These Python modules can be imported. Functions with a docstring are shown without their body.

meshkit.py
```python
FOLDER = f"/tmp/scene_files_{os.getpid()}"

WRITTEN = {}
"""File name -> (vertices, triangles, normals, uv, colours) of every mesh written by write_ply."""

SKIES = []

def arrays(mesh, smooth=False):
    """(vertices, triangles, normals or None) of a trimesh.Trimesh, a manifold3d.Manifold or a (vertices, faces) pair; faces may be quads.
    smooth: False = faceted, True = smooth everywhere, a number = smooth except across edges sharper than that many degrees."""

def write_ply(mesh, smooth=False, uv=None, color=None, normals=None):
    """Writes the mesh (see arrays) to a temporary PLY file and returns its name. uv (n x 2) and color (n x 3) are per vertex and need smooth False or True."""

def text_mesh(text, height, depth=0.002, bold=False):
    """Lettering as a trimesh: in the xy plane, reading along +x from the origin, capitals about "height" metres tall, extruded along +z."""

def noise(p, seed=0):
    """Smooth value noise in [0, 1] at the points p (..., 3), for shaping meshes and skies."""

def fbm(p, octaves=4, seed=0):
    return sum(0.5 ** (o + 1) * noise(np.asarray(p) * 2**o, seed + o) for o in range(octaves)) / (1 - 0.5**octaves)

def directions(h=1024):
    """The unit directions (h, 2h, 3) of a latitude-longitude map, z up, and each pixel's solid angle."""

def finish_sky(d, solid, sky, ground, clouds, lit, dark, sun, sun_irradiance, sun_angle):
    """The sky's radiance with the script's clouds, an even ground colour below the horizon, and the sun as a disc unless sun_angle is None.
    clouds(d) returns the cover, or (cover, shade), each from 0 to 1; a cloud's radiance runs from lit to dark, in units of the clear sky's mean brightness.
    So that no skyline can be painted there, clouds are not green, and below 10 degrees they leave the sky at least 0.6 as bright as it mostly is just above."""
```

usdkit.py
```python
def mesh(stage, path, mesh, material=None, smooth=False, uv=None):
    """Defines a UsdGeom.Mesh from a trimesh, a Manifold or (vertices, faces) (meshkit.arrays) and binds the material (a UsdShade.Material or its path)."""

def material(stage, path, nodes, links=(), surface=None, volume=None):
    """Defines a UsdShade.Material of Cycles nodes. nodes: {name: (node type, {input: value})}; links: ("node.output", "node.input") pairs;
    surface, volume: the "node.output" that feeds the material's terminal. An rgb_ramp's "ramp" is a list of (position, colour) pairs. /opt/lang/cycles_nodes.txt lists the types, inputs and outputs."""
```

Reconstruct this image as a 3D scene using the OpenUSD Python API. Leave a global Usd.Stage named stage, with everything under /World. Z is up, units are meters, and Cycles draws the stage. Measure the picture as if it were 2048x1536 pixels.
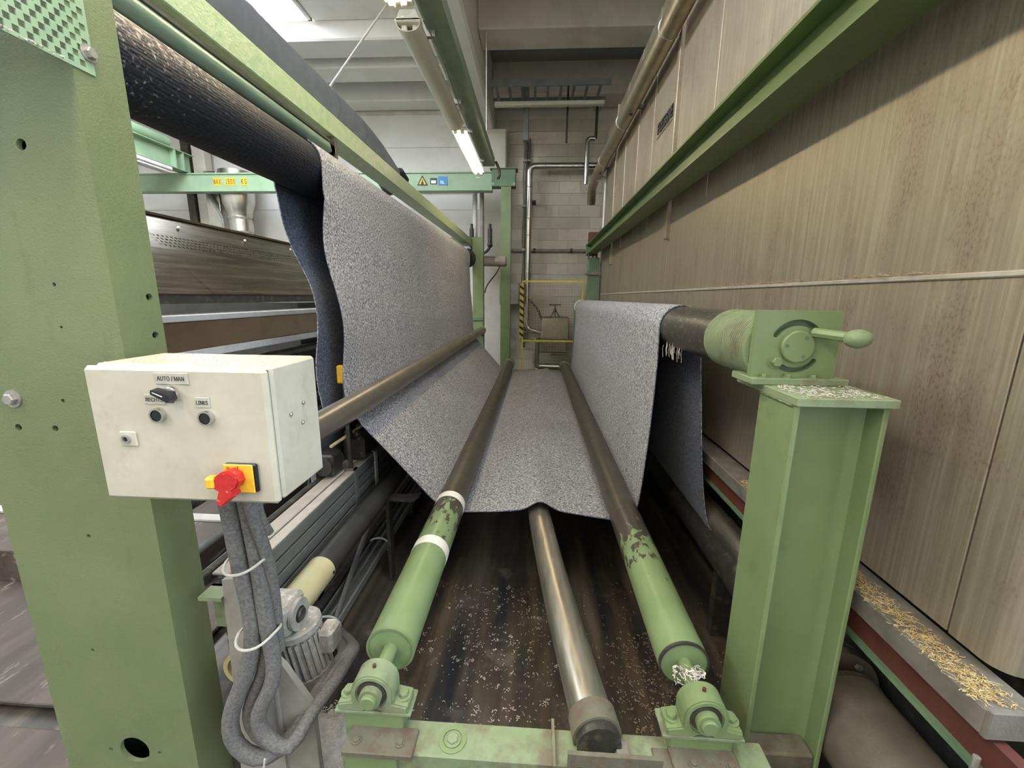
import math, random
import numpy as np, trimesh, usdkit, meshkit
import manifold3d as m3
from shapely.geometry import Polygon, Point, box as sbox, LineString
from shapely.ops import unary_union
from pxr import Usd, UsdGeom, UsdLux, UsdShade, Gf, Sdf, Vt

H = 1.70                       # eye height: every z below is measured from the eye, the floor lies at -H
rnd = random.Random(7)
nrs = np.random.RandomState(7)

stage = Usd.Stage.CreateInMemory()
UsdGeom.SetStageUpAxis(stage, UsdGeom.Tokens.z)
UsdGeom.SetStageMetersPerUnit(stage, 1.0)
UsdGeom.Xform.Define(stage, '/World')
UsdGeom.Scope.Define(stage, '/World/Looks')

# ------------------------------------------------------------------ camera, light, exposure
cam = UsdGeom.Camera.Define(stage, '/World/camera')
yaw, pit, rol = (math.radians(a) for a in (-3.237, -11.745, 0.612))
fw = np.array([math.sin(yaw) * math.cos(pit), math.cos(yaw) * math.cos(pit), math.sin(pit)])
rt = np.array([math.cos(yaw), -math.sin(yaw), 0.0])
up = np.cross(rt, fw)
rt2, up2 = math.cos(rol) * rt + math.sin(rol) * up, math.cos(rol) * up - math.sin(rol) * rt
M4 = Gf.Matrix4d(*[float(v) for v in (*rt2, 0, *up2, 0, *(-fw), 0, 0, 0, H, 1)])
cam.AddTransformOp().Set(M4)
cam.CreateHorizontalApertureAttr(36.0)
cam.CreateVerticalApertureAttr(27.0)
cam.CreateFocalLengthAttr(36.0 * 834.2 / 2048)
cam.CreateClippingRangeAttr(Gf.Vec2f(0.02, 100))
cam.CreateExposureAttr(-0.08)

WARM, COOL = (1.0, 0.84, 0.60), (0.80, 0.90, 1.0)
TUBE_POWER = 80.0              # emission of the lit fluorescent tubes
SKY_POWER = 19.0               # emission of the daylight panes in the roof

WINDOW_POWER = 10.0            # emission of the daylight window in the right wall


# ------------------------------------------------------------------ materials
LOOK = {}


def mat(name, nodes, links, surface='p.BSDF'):
    LOOK[name] = usdkit.material(stage, '/World/Looks/' + name, nodes, links, surface=surface)
    return LOOK[name]


def mottled(name, c1, c2, scale=3.0, stretch=(1, 1, 1), rough=0.5, metal=0.0, bump=0.0, bscale=60.0, bstretch=None,
            dirt=None, dirt_at=(0.55, 0.75), dscale=2.0, dstretch=(1, 1, 1), detail=5.0, rvar=0.0, spec=0.5, lo=0.35, hi=0.65):
    """Two-tone noise with optional patches of dirt and fine relief; world coordinates."""
    n = {'g': ('geometry', {}), 'm': ('mapping', {'scale': tuple(s * scale for s in stretch)}),
         'n': ('noise_texture', {'scale': 1.0, 'detail': detail, 'roughness': 0.6}),
         'r': ('rgb_ramp', {'ramp': [(lo, c1), (hi, c2)]}),
         'p': ('principled_bsdf', {'roughness': rough, 'metallic': metal, 'specular_ior_level': spec})}
    l = [('g.position', 'm.vector'), ('m.vector', 'n.vector'), ('n.fac', 'r.fac')]
    out = 'r.color'
    if dirt is not None:
        n['dm'] = ('mapping', {'scale': tuple(s * dscale for s in dstretch), 'location': (3.1, 1.7, 5.3)})
        n['dn'] = ('noise_texture', {'scale': 1.0, 'detail': 8.0, 'roughness': 0.65})
        n['dr'] = ('map_range', {'from_min': dirt_at[0], 'from_max': dirt_at[1], 'clamp': True})
        n['dx'] = ('mix_color', {'b': dirt})
        l += [('g.position', 'dm.vector'), ('dm.vector', 'dn.vector'), ('dn.fac', 'dr.value'), ('dr.result', 'dx.fac'), (out, 'dx.a')]
        out = 'dx.result'
    l.append((out, 'p.base_color'))
    if rvar:
        n['rr'] = ('map_range', {'from_min': 0.3, 'from_max': 0.7, 'to_min': rough - rvar, 'to_max': rough + rvar, 'clamp': True})
        l += [('n.fac', 'rr.value'), ('rr.result', 'p.roughness')]
    if bump:
        bs = bstretch or (1, 1, 1)
        n['bm'] = ('mapping', {'scale': tuple(s * bscale for s in bs)})
        n['bn'] = ('noise_texture', {'scale': 1.0, 'detail': 3.0})
        n['b'] = ('bump', {'strength': bump, 'distance': 0.004})
        l += [('g.position', 'bm.vector'), ('bm.vector', 'bn.vector'), ('bn.fac', 'b.height'), ('b.normal', 'p.normal')]
    return mat(name, n, l)


def plain(name, c, rough=0.5, metal=0.0, spec=0.5):
    return mat(name, {'p': ('principled_bsdf', {'base_color': c, 'roughness': rough, 'metallic': metal, 'specular_ior_level': spec})}, [])


def emit(name, c, s):
    return mat(name, {'e': ('emission', {'color': c, 'strength': s})}, [], 'e.emission')


GREEN, GREEN2 = (0.165, 0.222, 0.095), (0.20, 0.258, 0.118)
mottled('green_paint', GREEN, GREEN2, 4, rough=0.42, bump=0.10, bscale=160, dirt=(0.125, 0.145, 0.07), dirt_at=(0.58, 0.80), dscale=5)
mottled('green_post_paint', (0.15, 0.18, 0.082), (0.18, 0.21, 0.10), 2.5, rough=0.5, bump=0.35, bscale=190,
        dirt=(0.12, 0.135, 0.07), dirt_at=(0.60, 0.80), dscale=4, dstretch=(3, 3, 0.6))
mottled('green_hammered', (0.30, 0.41, 0.22), (0.40, 0.47, 0.29), 30, rough=0.45, bump=0.55, bscale=110)
mottled('green_dusty', (0.195, 0.245, 0.125), (0.24, 0.285, 0.165), 8, rough=0.6, bump=0.2, bscale=120,
        dirt=(0.16, 0.135, 0.085), dirt_at=(0.50, 0.64), dscale=7)
mottled('pad_dirty', (0.115, 0.105, 0.068), (0.155, 0.14, 0.095), 16, rough=0.8, bump=0.3, bscale=140, dirt=(0.12, 0.078, 0.05), dirt_at=(0.5, 0.65), dscale=18)
mottled('green_dark', (0.10, 0.17, 0.10), (0.15, 0.23, 0.13), 5, rough=0.5)
mottled('green_rod', (0.13, 0.19, 0.13), (0.17, 0.235, 0.165), 5, rough=0.3)
mottled('green_deep', (0.10, 0.15, 0.052), (0.13, 0.185, 0.07), 4, rough=0.4)
mottled('green_cool', (0.25, 0.36, 0.22), (0.31, 0.42, 0.27), 4, rough=0.45)
mottled('cream_box', (0.50, 0.45, 0.345), (0.57, 0.525, 0.42), 9, rough=0.42, dirt=(0.42, 0.385, 0.28), dirt_at=(0.55, 0.75), dscale=11)
mottled('grey_label', (0.42, 0.39, 0.33), (0.48, 0.45, 0.38), 60, rough=0.5)
plain('black_print', (0.02, 0.02, 0.02), 0.5)
plain('black_plastic', (0.012, 0.012, 0.014), 0.3)
plain('pointer_white', (0.8, 0.8, 0.8), 0.4)
plain('chrome', (0.62, 0.61, 0.58), 0.22, 1.0)
mottled('yellow_plastic', (0.80, 0.42, 0.02), (0.86, 0.50, 0.04), 40, rough=0.4)
mottled('red_plastic', (0.50, 0.018, 0.018), (0.58, 0.03, 0.025), 60, rough=0.4, dirt=(0.65, 0.55, 0.5), dirt_at=(0.60, 0.70), dscale=110)
mottled('bolt_steel', (0.36, 0.34, 0.30), (0.46, 0.44, 0.38), 60, rough=0.45, metal=0.6)
mottled('roller_brown', (0.10, 0.088, 0.07), (0.135, 0.12, 0.096), 12, rough=0.42, metal=0.55, spec=0.6)
mottled('roller_steel', (0.50, 0.455, 0.365), (0.64, 0.585, 0.475), 30, (1, 0.12, 1), rough=0.38, metal=0.9, rvar=0.06)
mottled('roller_grey', (0.28, 0.25, 0.215), (0.36, 0.325, 0.275), 14, (1, 0.3, 1), rough=0.34, metal=0.8)
mottled('dark_steel', (0.060, 0.055, 0.048), (0.085, 0.078, 0.066), 20, rough=0.42, metal=0.5,
        dirt=(0.20, 0.16, 0.11), dirt_at=(0.54, 0.70), dscale=22)
mottled('linty_steel', (0.085, 0.076, 0.063), (0.12, 0.108, 0.09), 20, rough=0.34, metal=0.6,
        dirt=(0.34, 0.29, 0.22), dirt_at=(0.56, 0.66), dscale=60, dstretch=(1, 0.5, 1))
mottled('dusty_steel', (0.20, 0.18, 0.15), (0.29, 0.26, 0.22), 14, rough=0.75, bump=0.3, bscale=140)
mottled('ledge_steel', (0.125, 0.11, 0.09), (0.18, 0.16, 0.13), 14, rough=0.8, bump=0.3, bscale=140)
mottled('pipe_dusty', (0.15, 0.125, 0.09), (0.21, 0.18, 0.135), 9, rough=0.5, metal=0.3, bump=0.15, bscale=140)
mottled('dusty_grey', (0.26, 0.235, 0.20), (0.33, 0.30, 0.26), 10, rough=0.85, bump=0.25, bscale=160)
mottled('cable_sheath', (0.10, 0.095, 0.09), (0.19, 0.175, 0.16), 130, rough=0.85, bump=0.35, bscale=300)
mottled('alu_profile', (0.17, 0.175, 0.155), (0.24, 0.24, 0.215), 9, (1, 0.3, 1), rough=0.6, metal=0.25, dirt=(0.32, 0.29, 0.25), dirt_at=(0.55, 0.75), dscale=9)
mottled('dusty_top', (0.42, 0.37, 0.33), (0.50, 0.45, 0.40), 14, rough=0.9)
mottled('pale_strip', (0.62, 0.60, 0.58), (0.72, 0.70, 0.67), 20, rough=0.6)
mottled('cream_tube', (0.50, 0.43, 0.22), (0.58, 0.51, 0.29), 8, rough=0.55)
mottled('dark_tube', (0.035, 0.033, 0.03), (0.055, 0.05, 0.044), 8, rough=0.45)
mottled('motor_grey', (0.26, 0.24, 0.21), (0.38, 0.35, 0.31), 30, rough=0.7, dirt=(0.60, 0.55, 0.48), dirt_at=(0.56, 0.66), dscale=40)
mottled('white_tape', (0.74, 0.70, 0.62), (0.80, 0.77, 0.70), 20, rough=0.6)
mottled('duct_grey', (0.24, 0.265, 0.30), (0.30, 0.325, 0.36), 5, rough=0.55, bump=0.2, bscale=30)
plain('rubber_black', (0.015, 0.015, 0.016), 0.6)
mottled('brushed_sheet', (0.125, 0.10, 0.068), (0.185, 0.15, 0.105), 40, (0.3, 0.04, 1), rough=0.27, metal=0.9, rvar=0.08)
mottled('brown_steel', (0.20, 0.135, 0.075), (0.29, 0.21, 0.12), 3, rough=0.25, metal=0.9)
mottled('pipe_zinc', (0.55, 0.52, 0.47), (0.66, 0.62, 0.56), 12, rough=0.28, metal=1.0)
mottled('pipe_tan', (0.36, 0.31, 0.22), (0.46, 0.40, 0.29), 8, rough=0.33, metal=0.85)
mottled('seam_steel', (0.50, 0.455, 0.385), (0.62, 0.57, 0.49), 30, rough=0.45, metal=0.4)
mottled('pipe_pale', (0.66, 0.64, 0.58), (0.74, 0.71, 0.64), 8, rough=0.5)
mottled('rust_red', (0.085, 0.022, 0.014), (0.12, 0.035, 0.024), 9, rough=0.6)
mottled('concrete', (0.60, 0.55, 0.47), (0.68, 0.63, 0.55), 3, rough=0.85, bump=0.25, bscale=40, dirt=(0.48, 0.43, 0.36), dirt_at=(0.55, 0.8), dscale=1.6)
mottled('concrete_white', (0.74, 0.71, 0.66), (0.80, 0.77, 0.72), 2, rough=0.85, bump=0.2, bscale=30, dirt=(0.60, 0.57, 0.51), dirt_at=(0.55, 0.85), dscale=1.3)
for i, k in enumerate((0.92, 1.0, 1.07)):
    mottled('block_paint_%s' % 'abc'[i], (0.54 * k, 0.48 * k, 0.385 * k), (0.62 * k, 0.56 * k, 0.46 * k), 2.2, rough=0.85, bump=0.35, bscale=45,
            dirt=(0.40, 0.34, 0.26), dirt_at=(0.57, 0.80), dscale=3)
mottled('slab_dark', (0.22, 0.22, 0.21), (0.30, 0.295, 0.28), 2, rough=0.85)
mottled('tray_grey', (0.16, 0.18, 0.16), (0.23, 0.25, 0.22), 6, rough=0.6)
mottled('lamp_body', (0.62, 0.59, 0.49), (0.68, 0.65, 0.55), 10, rough=0.5)
mottled('rail_green', (0.16, 0.21, 0.16), (0.22, 0.27, 0.20), 6, rough=0.4, metal=0.35)
mottled('yellow_paint', (0.60, 0.49, 0.05), (0.70, 0.58, 0.09), 20, rough=0.5)
mottled('wire_grey', (0.34, 0.31, 0.20), (0.42, 0.38, 0.25), 30, rough=0.5)
plain('sign_blue', (0.03, 0.22, 0.52), 0.4)
plain('sign_white', (0.75, 0.73, 0.66), 0.4)
mottled('fluff', (0.55, 0.49, 0.44), (0.70, 0.64, 0.58), 40, rough=0.95)
mottled('fluff_brown', (0.36, 0.27, 0.18), (0.48, 0.37, 0.26), 40, rough=0.95)
mottled('straw', (0.36, 0.25, 0.10), (0.62, 0.48, 0.24), 150, rough=0.9)
mottled('platform_sheet', (0.048, 0.034, 0.024), (0.085, 0.063, 0.046), 6, (1.5, 0.3, 1), rough=0.7, metal=0.0, dirt=(0.26, 0.215, 0.17), dirt_at=(0.58, 0.66), dscale=14, dstretch=(1, 0.25, 1))
mottled('string', (0.45, 0.42, 0.36), (0.55, 0.52, 0.45), 40, rough=0.9)
emit('tube_glow', WARM, TUBE_POWER)
emit('tube_white', (1.0, 0.92, 0.78), 110.0)
emit('pane_glow_right', (0.88, 0.93, 1.0), 10.0)
emit('pane_glow', COOL, SKY_POWER)
emit('window_glow', (0.66, 0.83, 1.0), WINDOW_POWER)
mat('lamp_cover', {'t': ('transparent_bsdf', {'color': (0.9, 0.88, 0.82)}), 'd': ('principled_bsdf', {'base_color': (0.78, 0.75, 0.66), 'roughness': 0.25}),
                   'x': ('mix_closure', {'fac': 0.6})}, [('t.BSDF', 'x.closure1'), ('d.BSDF', 'x.closure2')], 'x.closure')
mat('lamp_cover_clear', {'t': ('transparent_bsdf', {'color': (0.97, 0.96, 0.92)}), 'd': ('glossy_bsdf', {'color': (0.9, 0.9, 0.9), 'roughness': 0.2}),
                         'x': ('mix_closure', {'fac': 0.06})}, [('t.BSDF', 'x.closure1'), ('d.BSDF', 'x.closure2')], 'x.closure')


def carpet(name, dark, mid, light, scale=95.0):
    mat(name, {'g': ('geometry', {}), 'n': ('noise_texture', {'scale': scale, 'detail': 3.0, 'roughness': 0.7}),
               'n2': ('noise_texture', {'scale': 2.2, 'detail': 2.0}),
               'r': ('rgb_ramp', {'ramp': [(0.36, dark), (0.50, mid), (0.64, light)]}),
               'h': ('map_range', {'from_min': 0.3, 'from_max': 0.7, 'to_min': 0.93, 'to_max': 1.07}),
               'k': ('mix_color', {'blend_type': 'multiply', 'fac': 1.0, 'use_clamp': False}),
               'b': ('bump', {'strength': 0.6, 'distance': 0.004}),
               'p': ('principled_bsdf', {'roughness': 0.95, 'sheen_weight': 0.15, 'specular_ior_level': 0.1})},
        [('g.position', 'n.vector'), ('g.position', 'n2.vector'), ('n.fac', 'r.fac'), ('n2.fac', 'h.value'), ('r.color', 'k.a'), ('h.result', 'k.b'),
         ('k.result', 'p.base_color'), ('n.fac', 'b.height'), ('b.normal', 'p.normal')])


carpet('carpet_pile', (0.075, 0.08, 0.11), (0.275, 0.268, 0.278), (0.54, 0.528, 0.515))
carpet('carpet_back', (0.035, 0.042, 0.065), (0.085, 0.095, 0.13), (0.15, 0.16, 0.20))


def worn_roller(name, y0, y1):
    """Green paint that is chipped away towards y1, dark roller showing through."""
    mat(name, {'g': ('geometry', {}), 's': ('separate_xyz', {}), 'mr': ('map_range', {'from_min': y0, 'from_max': y1, 'to_min': -0.10, 'to_max': 0.36}),
               'm': ('mapping', {'scale': (30, 14, 30)}), 'n': ('noise_texture', {'scale': 1.0, 'detail': 6.0, 'roughness': 0.6}),
               'a': ('math', {'math_type': 'add'}), 'st': ('map_range', {'from_min': 0.60, 'from_max': 0.63, 'clamp': True}),
               'n2': ('noise_texture', {'scale': 5.0}), 'r': ('rgb_ramp', {'ramp': [(0.35, (0.185, 0.26, 0.115)), (0.65, (0.225, 0.30, 0.14))]}),
               'x': ('mix_color', {'b': (0.065, 0.055, 0.042)}), 'p': ('principled_bsdf', {'roughness': 0.33})},
        [('g.position', 's.vector'), ('s.y', 'mr.value'), ('g.position', 'm.vector'), ('m.vector', 'n.vector'), ('n.fac', 'a.value1'), ('mr.result', 'a.value2'),
         ('a.value', 'st.value'), ('st.result', 'x.fac'), ('g.position', 'n2.vector'), ('n2.fac', 'r.fac'), ('r.color', 'x.a'), ('x.result', 'p.base_color')])


worn_roller('worn_green_left', 1.45, 2.15)
worn_roller('worn_green_right', 1.35, 1.95)

# big stainless wall: brushed vertically, smeared with lint and rust-brown runs
mat('tank_steel', {'g': ('geometry', {}), 'm': ('mapping', {'scale': (1, 60, 0.9)}), 'n': ('noise_texture', {'scale': 1.0, 'detail': 8.0, 'roughness': 0.78}),
                   'r': ('rgb_ramp', {'ramp': [(0.32, (0.265, 0.222, 0.160)), (0.5, (0.35, 0.300, 0.222)), (0.72, (0.51, 0.450, 0.338))]}),
                   'm2': ('mapping', {'scale': (1, 4, 1.6)}), 'n2': ('noise_texture', {'scale': 1.0, 'detail': 9.0, 'roughness': 0.7}),
                   'd': ('map_range', {'from_min': 0.50, 'from_max': 0.68, 'to_max': 0.85, 'clamp': True}), 'x': ('mix_color', {'b': (0.30, 0.225, 0.17)}),
                   'm3': ('mapping', {'scale': (1, 150, 70)}), 'mm': ('math', {'math_type': 'multiply'}), 'n3': ('noise_texture', {'scale': 1.0, 'detail': 5.0}),
                   'd3': ('map_range', {'from_min': 0.50, 'from_max': 0.62, 'to_max': 0.9, 'clamp': True}), 'x3': ('mix_color', {'b': (0.17, 0.11, 0.07)}),
                   'rr': ('map_range', {'from_min': 0.3, 'from_max': 0.7, 'to_min': 0.40, 'to_max': 0.54}),
                   'p': ('principled_bsdf', {'metallic': 0.55, 'specular_ior_level': 0.4})},
    [('g.position', 'm.vector'), ('m.vector', 'n.vector'), ('n.fac', 'r.fac'), ('g.position', 'm2.vector'), ('m2.vector', 'n2.vector'), ('n2.fac', 'd.value'),
     ('d.result', 'x.fac'), ('r.color', 'x.a'), ('g.position', 'm3.vector'), ('m3.vector', 'n3.vector'), ('n3.fac', 'd3.value'), ('d3.result', 'mm.value1'), ('d.result', 'mm.value2'), ('mm.value', 'x3.fac'),
     ('x.result', 'x3.a'), ('x3.result', 'p.base_color'), ('n.fac', 'rr.value'), ('rr.result', 'p.roughness')])

# dark oily floor with long streaks and pale dusty patches
mat('floor_oily', {'g': ('geometry', {}), 'm': ('mapping', {'scale': (7, 0.7, 1)}), 'n': ('noise_texture', {'scale': 1.0, 'detail': 6.0, 'roughness': 0.6}),
                   'r': ('rgb_ramp', {'ramp': [(0.36, (0.018, 0.018, 0.021)), (0.50, (0.055, 0.043, 0.032)), (0.64, (0.125, 0.095, 0.065))]}),
                   'n2': ('noise_texture', {'scale': 4.0, 'detail': 9.0, 'roughness': 0.72}), 'd': ('map_range', {'from_min': 0.56, 'from_max': 0.70, 'to_max': 0.75, 'clamp': True}),
                   'x': ('mix_color', {'b': (0.19, 0.155, 0.12)}), 'rr': ('map_range', {'from_min': 0.3, 'from_max': 0.7, 'to_min': 0.28, 'to_max': 0.6}),
                   'p': ('principled_bsdf', {})},
    [('g.position', 'm.vector'), ('m.vector', 'n.vector'), ('n.fac', 'r.fac'), ('g.position', 'n2.vector'), ('n2.fac', 'd.value'), ('d.result', 'x.fac'),
     ('r.color', 'x.a'), ('x.result', 'p.base_color'), ('n2.fac', 'rr.value'), ('rr.result', 'p.roughness')])

# ribbed rubber of the big drum, lint caught on it near its front end
mat('drum_rubber', {'g': ('geometry', {}), 's': ('separate_xyz', {}), 'ny': ('map_range', {'from_min': 1.0, 'from_max': 2.1, 'to_min': 0.17, 'to_max': -0.12}),
                    'wm': ('mapping', {'scale': (1.0, 0.38, 1.0)}), 'w': ('voronoi_texture', {'scale': 105.0, 'randomness': 0.45}),
                    'n': ('noise_texture', {'scale': 70.0, 'detail': 6.0, 'roughness': 0.7}), 'a': ('math', {'math_type': 'add'}),
                    'gn': ('separate_xyz', {}), 'up': ('map_range', {'from_min': 0.0, 'from_max': 1.0, 'to_min': -0.10, 'to_max': 0.13, 'clamp': True}), 'a2': ('math', {'math_type': 'add'}),
                    'd': ('map_range', {'from_min': 0.60, 'from_max': 0.74, 'clamp': True}), 'x': ('mix_color', {'a': (0.010, 0.011, 0.016), 'b': (0.42, 0.37, 0.31)}),
                    'b': ('bump', {'strength': 0.8, 'distance': 0.004}), 'p': ('principled_bsdf', {'roughness': 0.6})},
    [('g.position', 's.vector'), ('s.y', 'ny.value'), ('g.position', 'wm.vector'), ('wm.vector', 'w.vector'), ('g.position', 'n.vector'), ('n.fac', 'a.value1'), ('ny.result', 'a.value2'),
     ('g.normal', 'gn.vector'), ('gn.z', 'up.value'), ('up.result', 'a2.value2'), ('a.value', 'a2.value1'), ('a2.value', 'd.value'), ('d.result', 'x.fac'),
     ('x.result', 'p.base_color'), ('w.distance', 'b.height'), ('b.normal', 'p.normal')])

# ------------------------------------------------------------------ mesh helpers
cat = trimesh.util.concatenate


def box(x0, x1, y0, y1, z0, z1, b=0.0):
    lo, hi = np.minimum([x0, y0, z0], [x1, y1, z1]), np.maximum([x0, y0, z0], [x1, y1, z1])
    if b <= 0:
        return trimesh.creation.box(bounds=[lo, hi])
    b = min(b, 0.45 * float((hi - lo).min()))
    pts = []
    for sx in (0, 1):
        for sy in (0, 1):
            for sz in (0, 1):
                c = np.where([sx, sy, sz], hi, lo)
                d = np.where([sx, sy, sz], -1, 1) * b
                for k in range(3):
                    p = c + d
                    p[k] = c[k]
                    pts.append(p)
    return trimesh.convex.convex_hull(np.array(pts))


def frame(d):
    d = np.asarray(d, float) / np.linalg.norm(d)
    u = np.cross(d, [0, 0, 1.0] if abs(d[2]) < 0.9 else [1.0, 0, 0])
    u /= np.linalg.norm(u)
    return u, np.cross(d, u), d


def lathe(p0, p1, prof, n=40):
    """Surface of revolution about p0->p1; prof is (t along the axis in metres, radius)."""
    p0, p1 = np.asarray(p0, float), np.asarray(p1, float)
    u, v, d = frame(p1 - p0)
    a = np.arange(n) * 2 * np.pi / n
    ring = np.cos(a)[:, None] * u + np.sin(a)[:, None] * v
    V = np.vstack([p0 + d * t + ring * max(r, 1e-5) for t, r in prof])
    F = []
    for i in range(len(prof) - 1):
        for j in range(n):
            A, B, C, D = i * n + j, i * n + (j + 1) % n, (i + 1) * n + (j + 1) % n, (i + 1) * n + j
            F += [[A, B, C], [A, C, D]]
    return trimesh.Trimesh(V, F, process=False)


def cyl(p0, p1, r, n=32, ch=0.0):
    L = float(np.linalg.norm(np.subtract(p1, p0)))
    ch = min(ch, 0.4 * L, 0.6 * r)
    pr = [(0, 0), (0, r - ch), (ch, r), (L - ch, r), (L, r - ch), (L, 0)] if ch else [(0, 0), (0, r), (L, r), (L, 0)]
    return lathe(p0, p1, pr, n)


def pipe(p0, p1, r0, r1, n=32):
    """A hollow ring."""
    L = float(np.linalg.norm(np.subtract(p1, p0)))
    return lathe(p0, p1, [(0, r0), (0, r1), (L, r1), (L, r0), (0, r0)], n)


def tube(pts, r, n=14, smooth=0):
    P = np.asarray(pts, float)
    if smooth:
        from scipy.interpolate import CubicSpline
        s = np.r_[0, np.cumsum(np.linalg.norm(np.diff(P, axis=0), axis=1))]
        P = CubicSpline(s, P)(np.linspace(0, s[-1], smooth))
    R = np.full(len(P), r) if np.ndim(r) == 0 else np.asarray(r)
    T = np.gradient(P, axis=0)
    T /= np.linalg.norm(T, axis=1, keepdims=True)
    u, v, _ = frame(T[0])
    a = np.arange(n) * 2 * np.pi / n
    V = []
    for i in range(len(P)):
        u = u - T[i] * (u @ T[i]); u /= np.linalg.norm(u)
        v = np.cross(T[i], u)
        V.append(P[i] + R[i] * (np.cos(a)[:, None] * u + np.sin(a)[:, None] * v))
    V = np.vstack(V + [P[:1], P[-1:]])
    F, k = [], len(P)
    for i in range(k - 1):
        for j in range(n):
            A, B, C, D = i * n + j, i * n + (j + 1) % n, (i + 1) * n + (j + 1) % n, (i + 1) * n + j
            F += [[A, B, C], [A, C, D]]
    for j in range(n):
        F += [[k * n, (j + 1) % n, j], [k * n + 1, (k - 1) * n + j, (k - 1) * n + (j + 1) % n]]
    return trimesh.Trimesh(V, F, process=False)


def bent(pts, r, n=20, rad=0.08, steps=6):
    """A pipe through corner points with rounded bends."""
    P = [np.asarray(p, float) for p in pts]
    out = [P[0]]
    for a, b, c in zip(P, P[1:], P[2:]):
        d0, d1 = (a - b) / np.linalg.norm(a - b), (c - b) / np.linalg.norm(c - b)
        q = min(rad, 0.45 * np.linalg.norm(a - b), 0.45 * np.linalg.norm(c - b))
        s, e = b + d0 * q, b + d1 * q
        for t in np.linspace(0, 1, steps):
            out.append((1 - t) ** 2 * s + 2 * t * (1 - t) * b + t * t * e)
    out.append(P[-1])
    return tube(out, r, n)


def prism(poly, axis, a, b):
    """Extrudes a shapely polygon. axis 'y': polygon in (x, z); 'x': polygon in (y, z); 'z': polygon in (x, y)."""
    parts = [trimesh.creation.extrude_polygon(g, b - a, engine='earcut') for g in getattr(poly, 'geoms', [poly])]
    m = cat(parts)
    v = np.array(m.vertices)
    f = np.array(m.faces)
    if axis == 'y':
        w = np.c_[v[:, 0], v[:, 2] + a, v[:, 1]]; f = f[:, ::-1]
    elif axis == 'x':
        w = np.c_[v[:, 2] + a, v[:, 0], v[:, 1]]
    else:
        w = np.c_[v[:, 0], v[:, 1], v[:, 2] + a]
    return trimesh.Trimesh(w, f, process=False)


def hexbolt(p, d, r=0.012, h=0.009, washer=True):
    p, d = np.asarray(p, float), np.asarray(d, float)
    ms = [lathe(p + d * 0.002, p + d * (h + 0.002), [(0, 0), (0, r), (h * 0.8, r), (h, r * 0.85), (h, 0)], 6)]
    if washer:
        ms.append(cyl(p, p + d * 0.003, r * 1.45, 20))
    return cat(ms)


def ball(c, r, scale=(1, 1, 1), sub=3):
    m = trimesh.creation.icosphere(subdivisions=sub, radius=r)
    m.apply_scale(scale); m.apply_translation(c)
    return m


def text_front(t, x, y, z, h, depth=0.0015, bold=False, center=True, width=None):
    """Lettering on a face that looks towards -y; (x, z) is the middle of the line."""
    m = meshkit.text_mesh(t, h, depth, bold)
    v = np.array(m.vertices)
    if width:
        v[:, 0] *= width / np.ptp(v[:, 0])
    ox = v[:, 0].mean() if not center else (v[:, 0].min() + v[:, 0].max()) / 2
    oz = (v[:, 1].min() + v[:, 1].max()) / 2
    return trimesh.Trimesh(np.c_[v[:, 0] - ox + x, y - v[:, 2], v[:, 1] - oz + z], m.faces, process=False)


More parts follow.
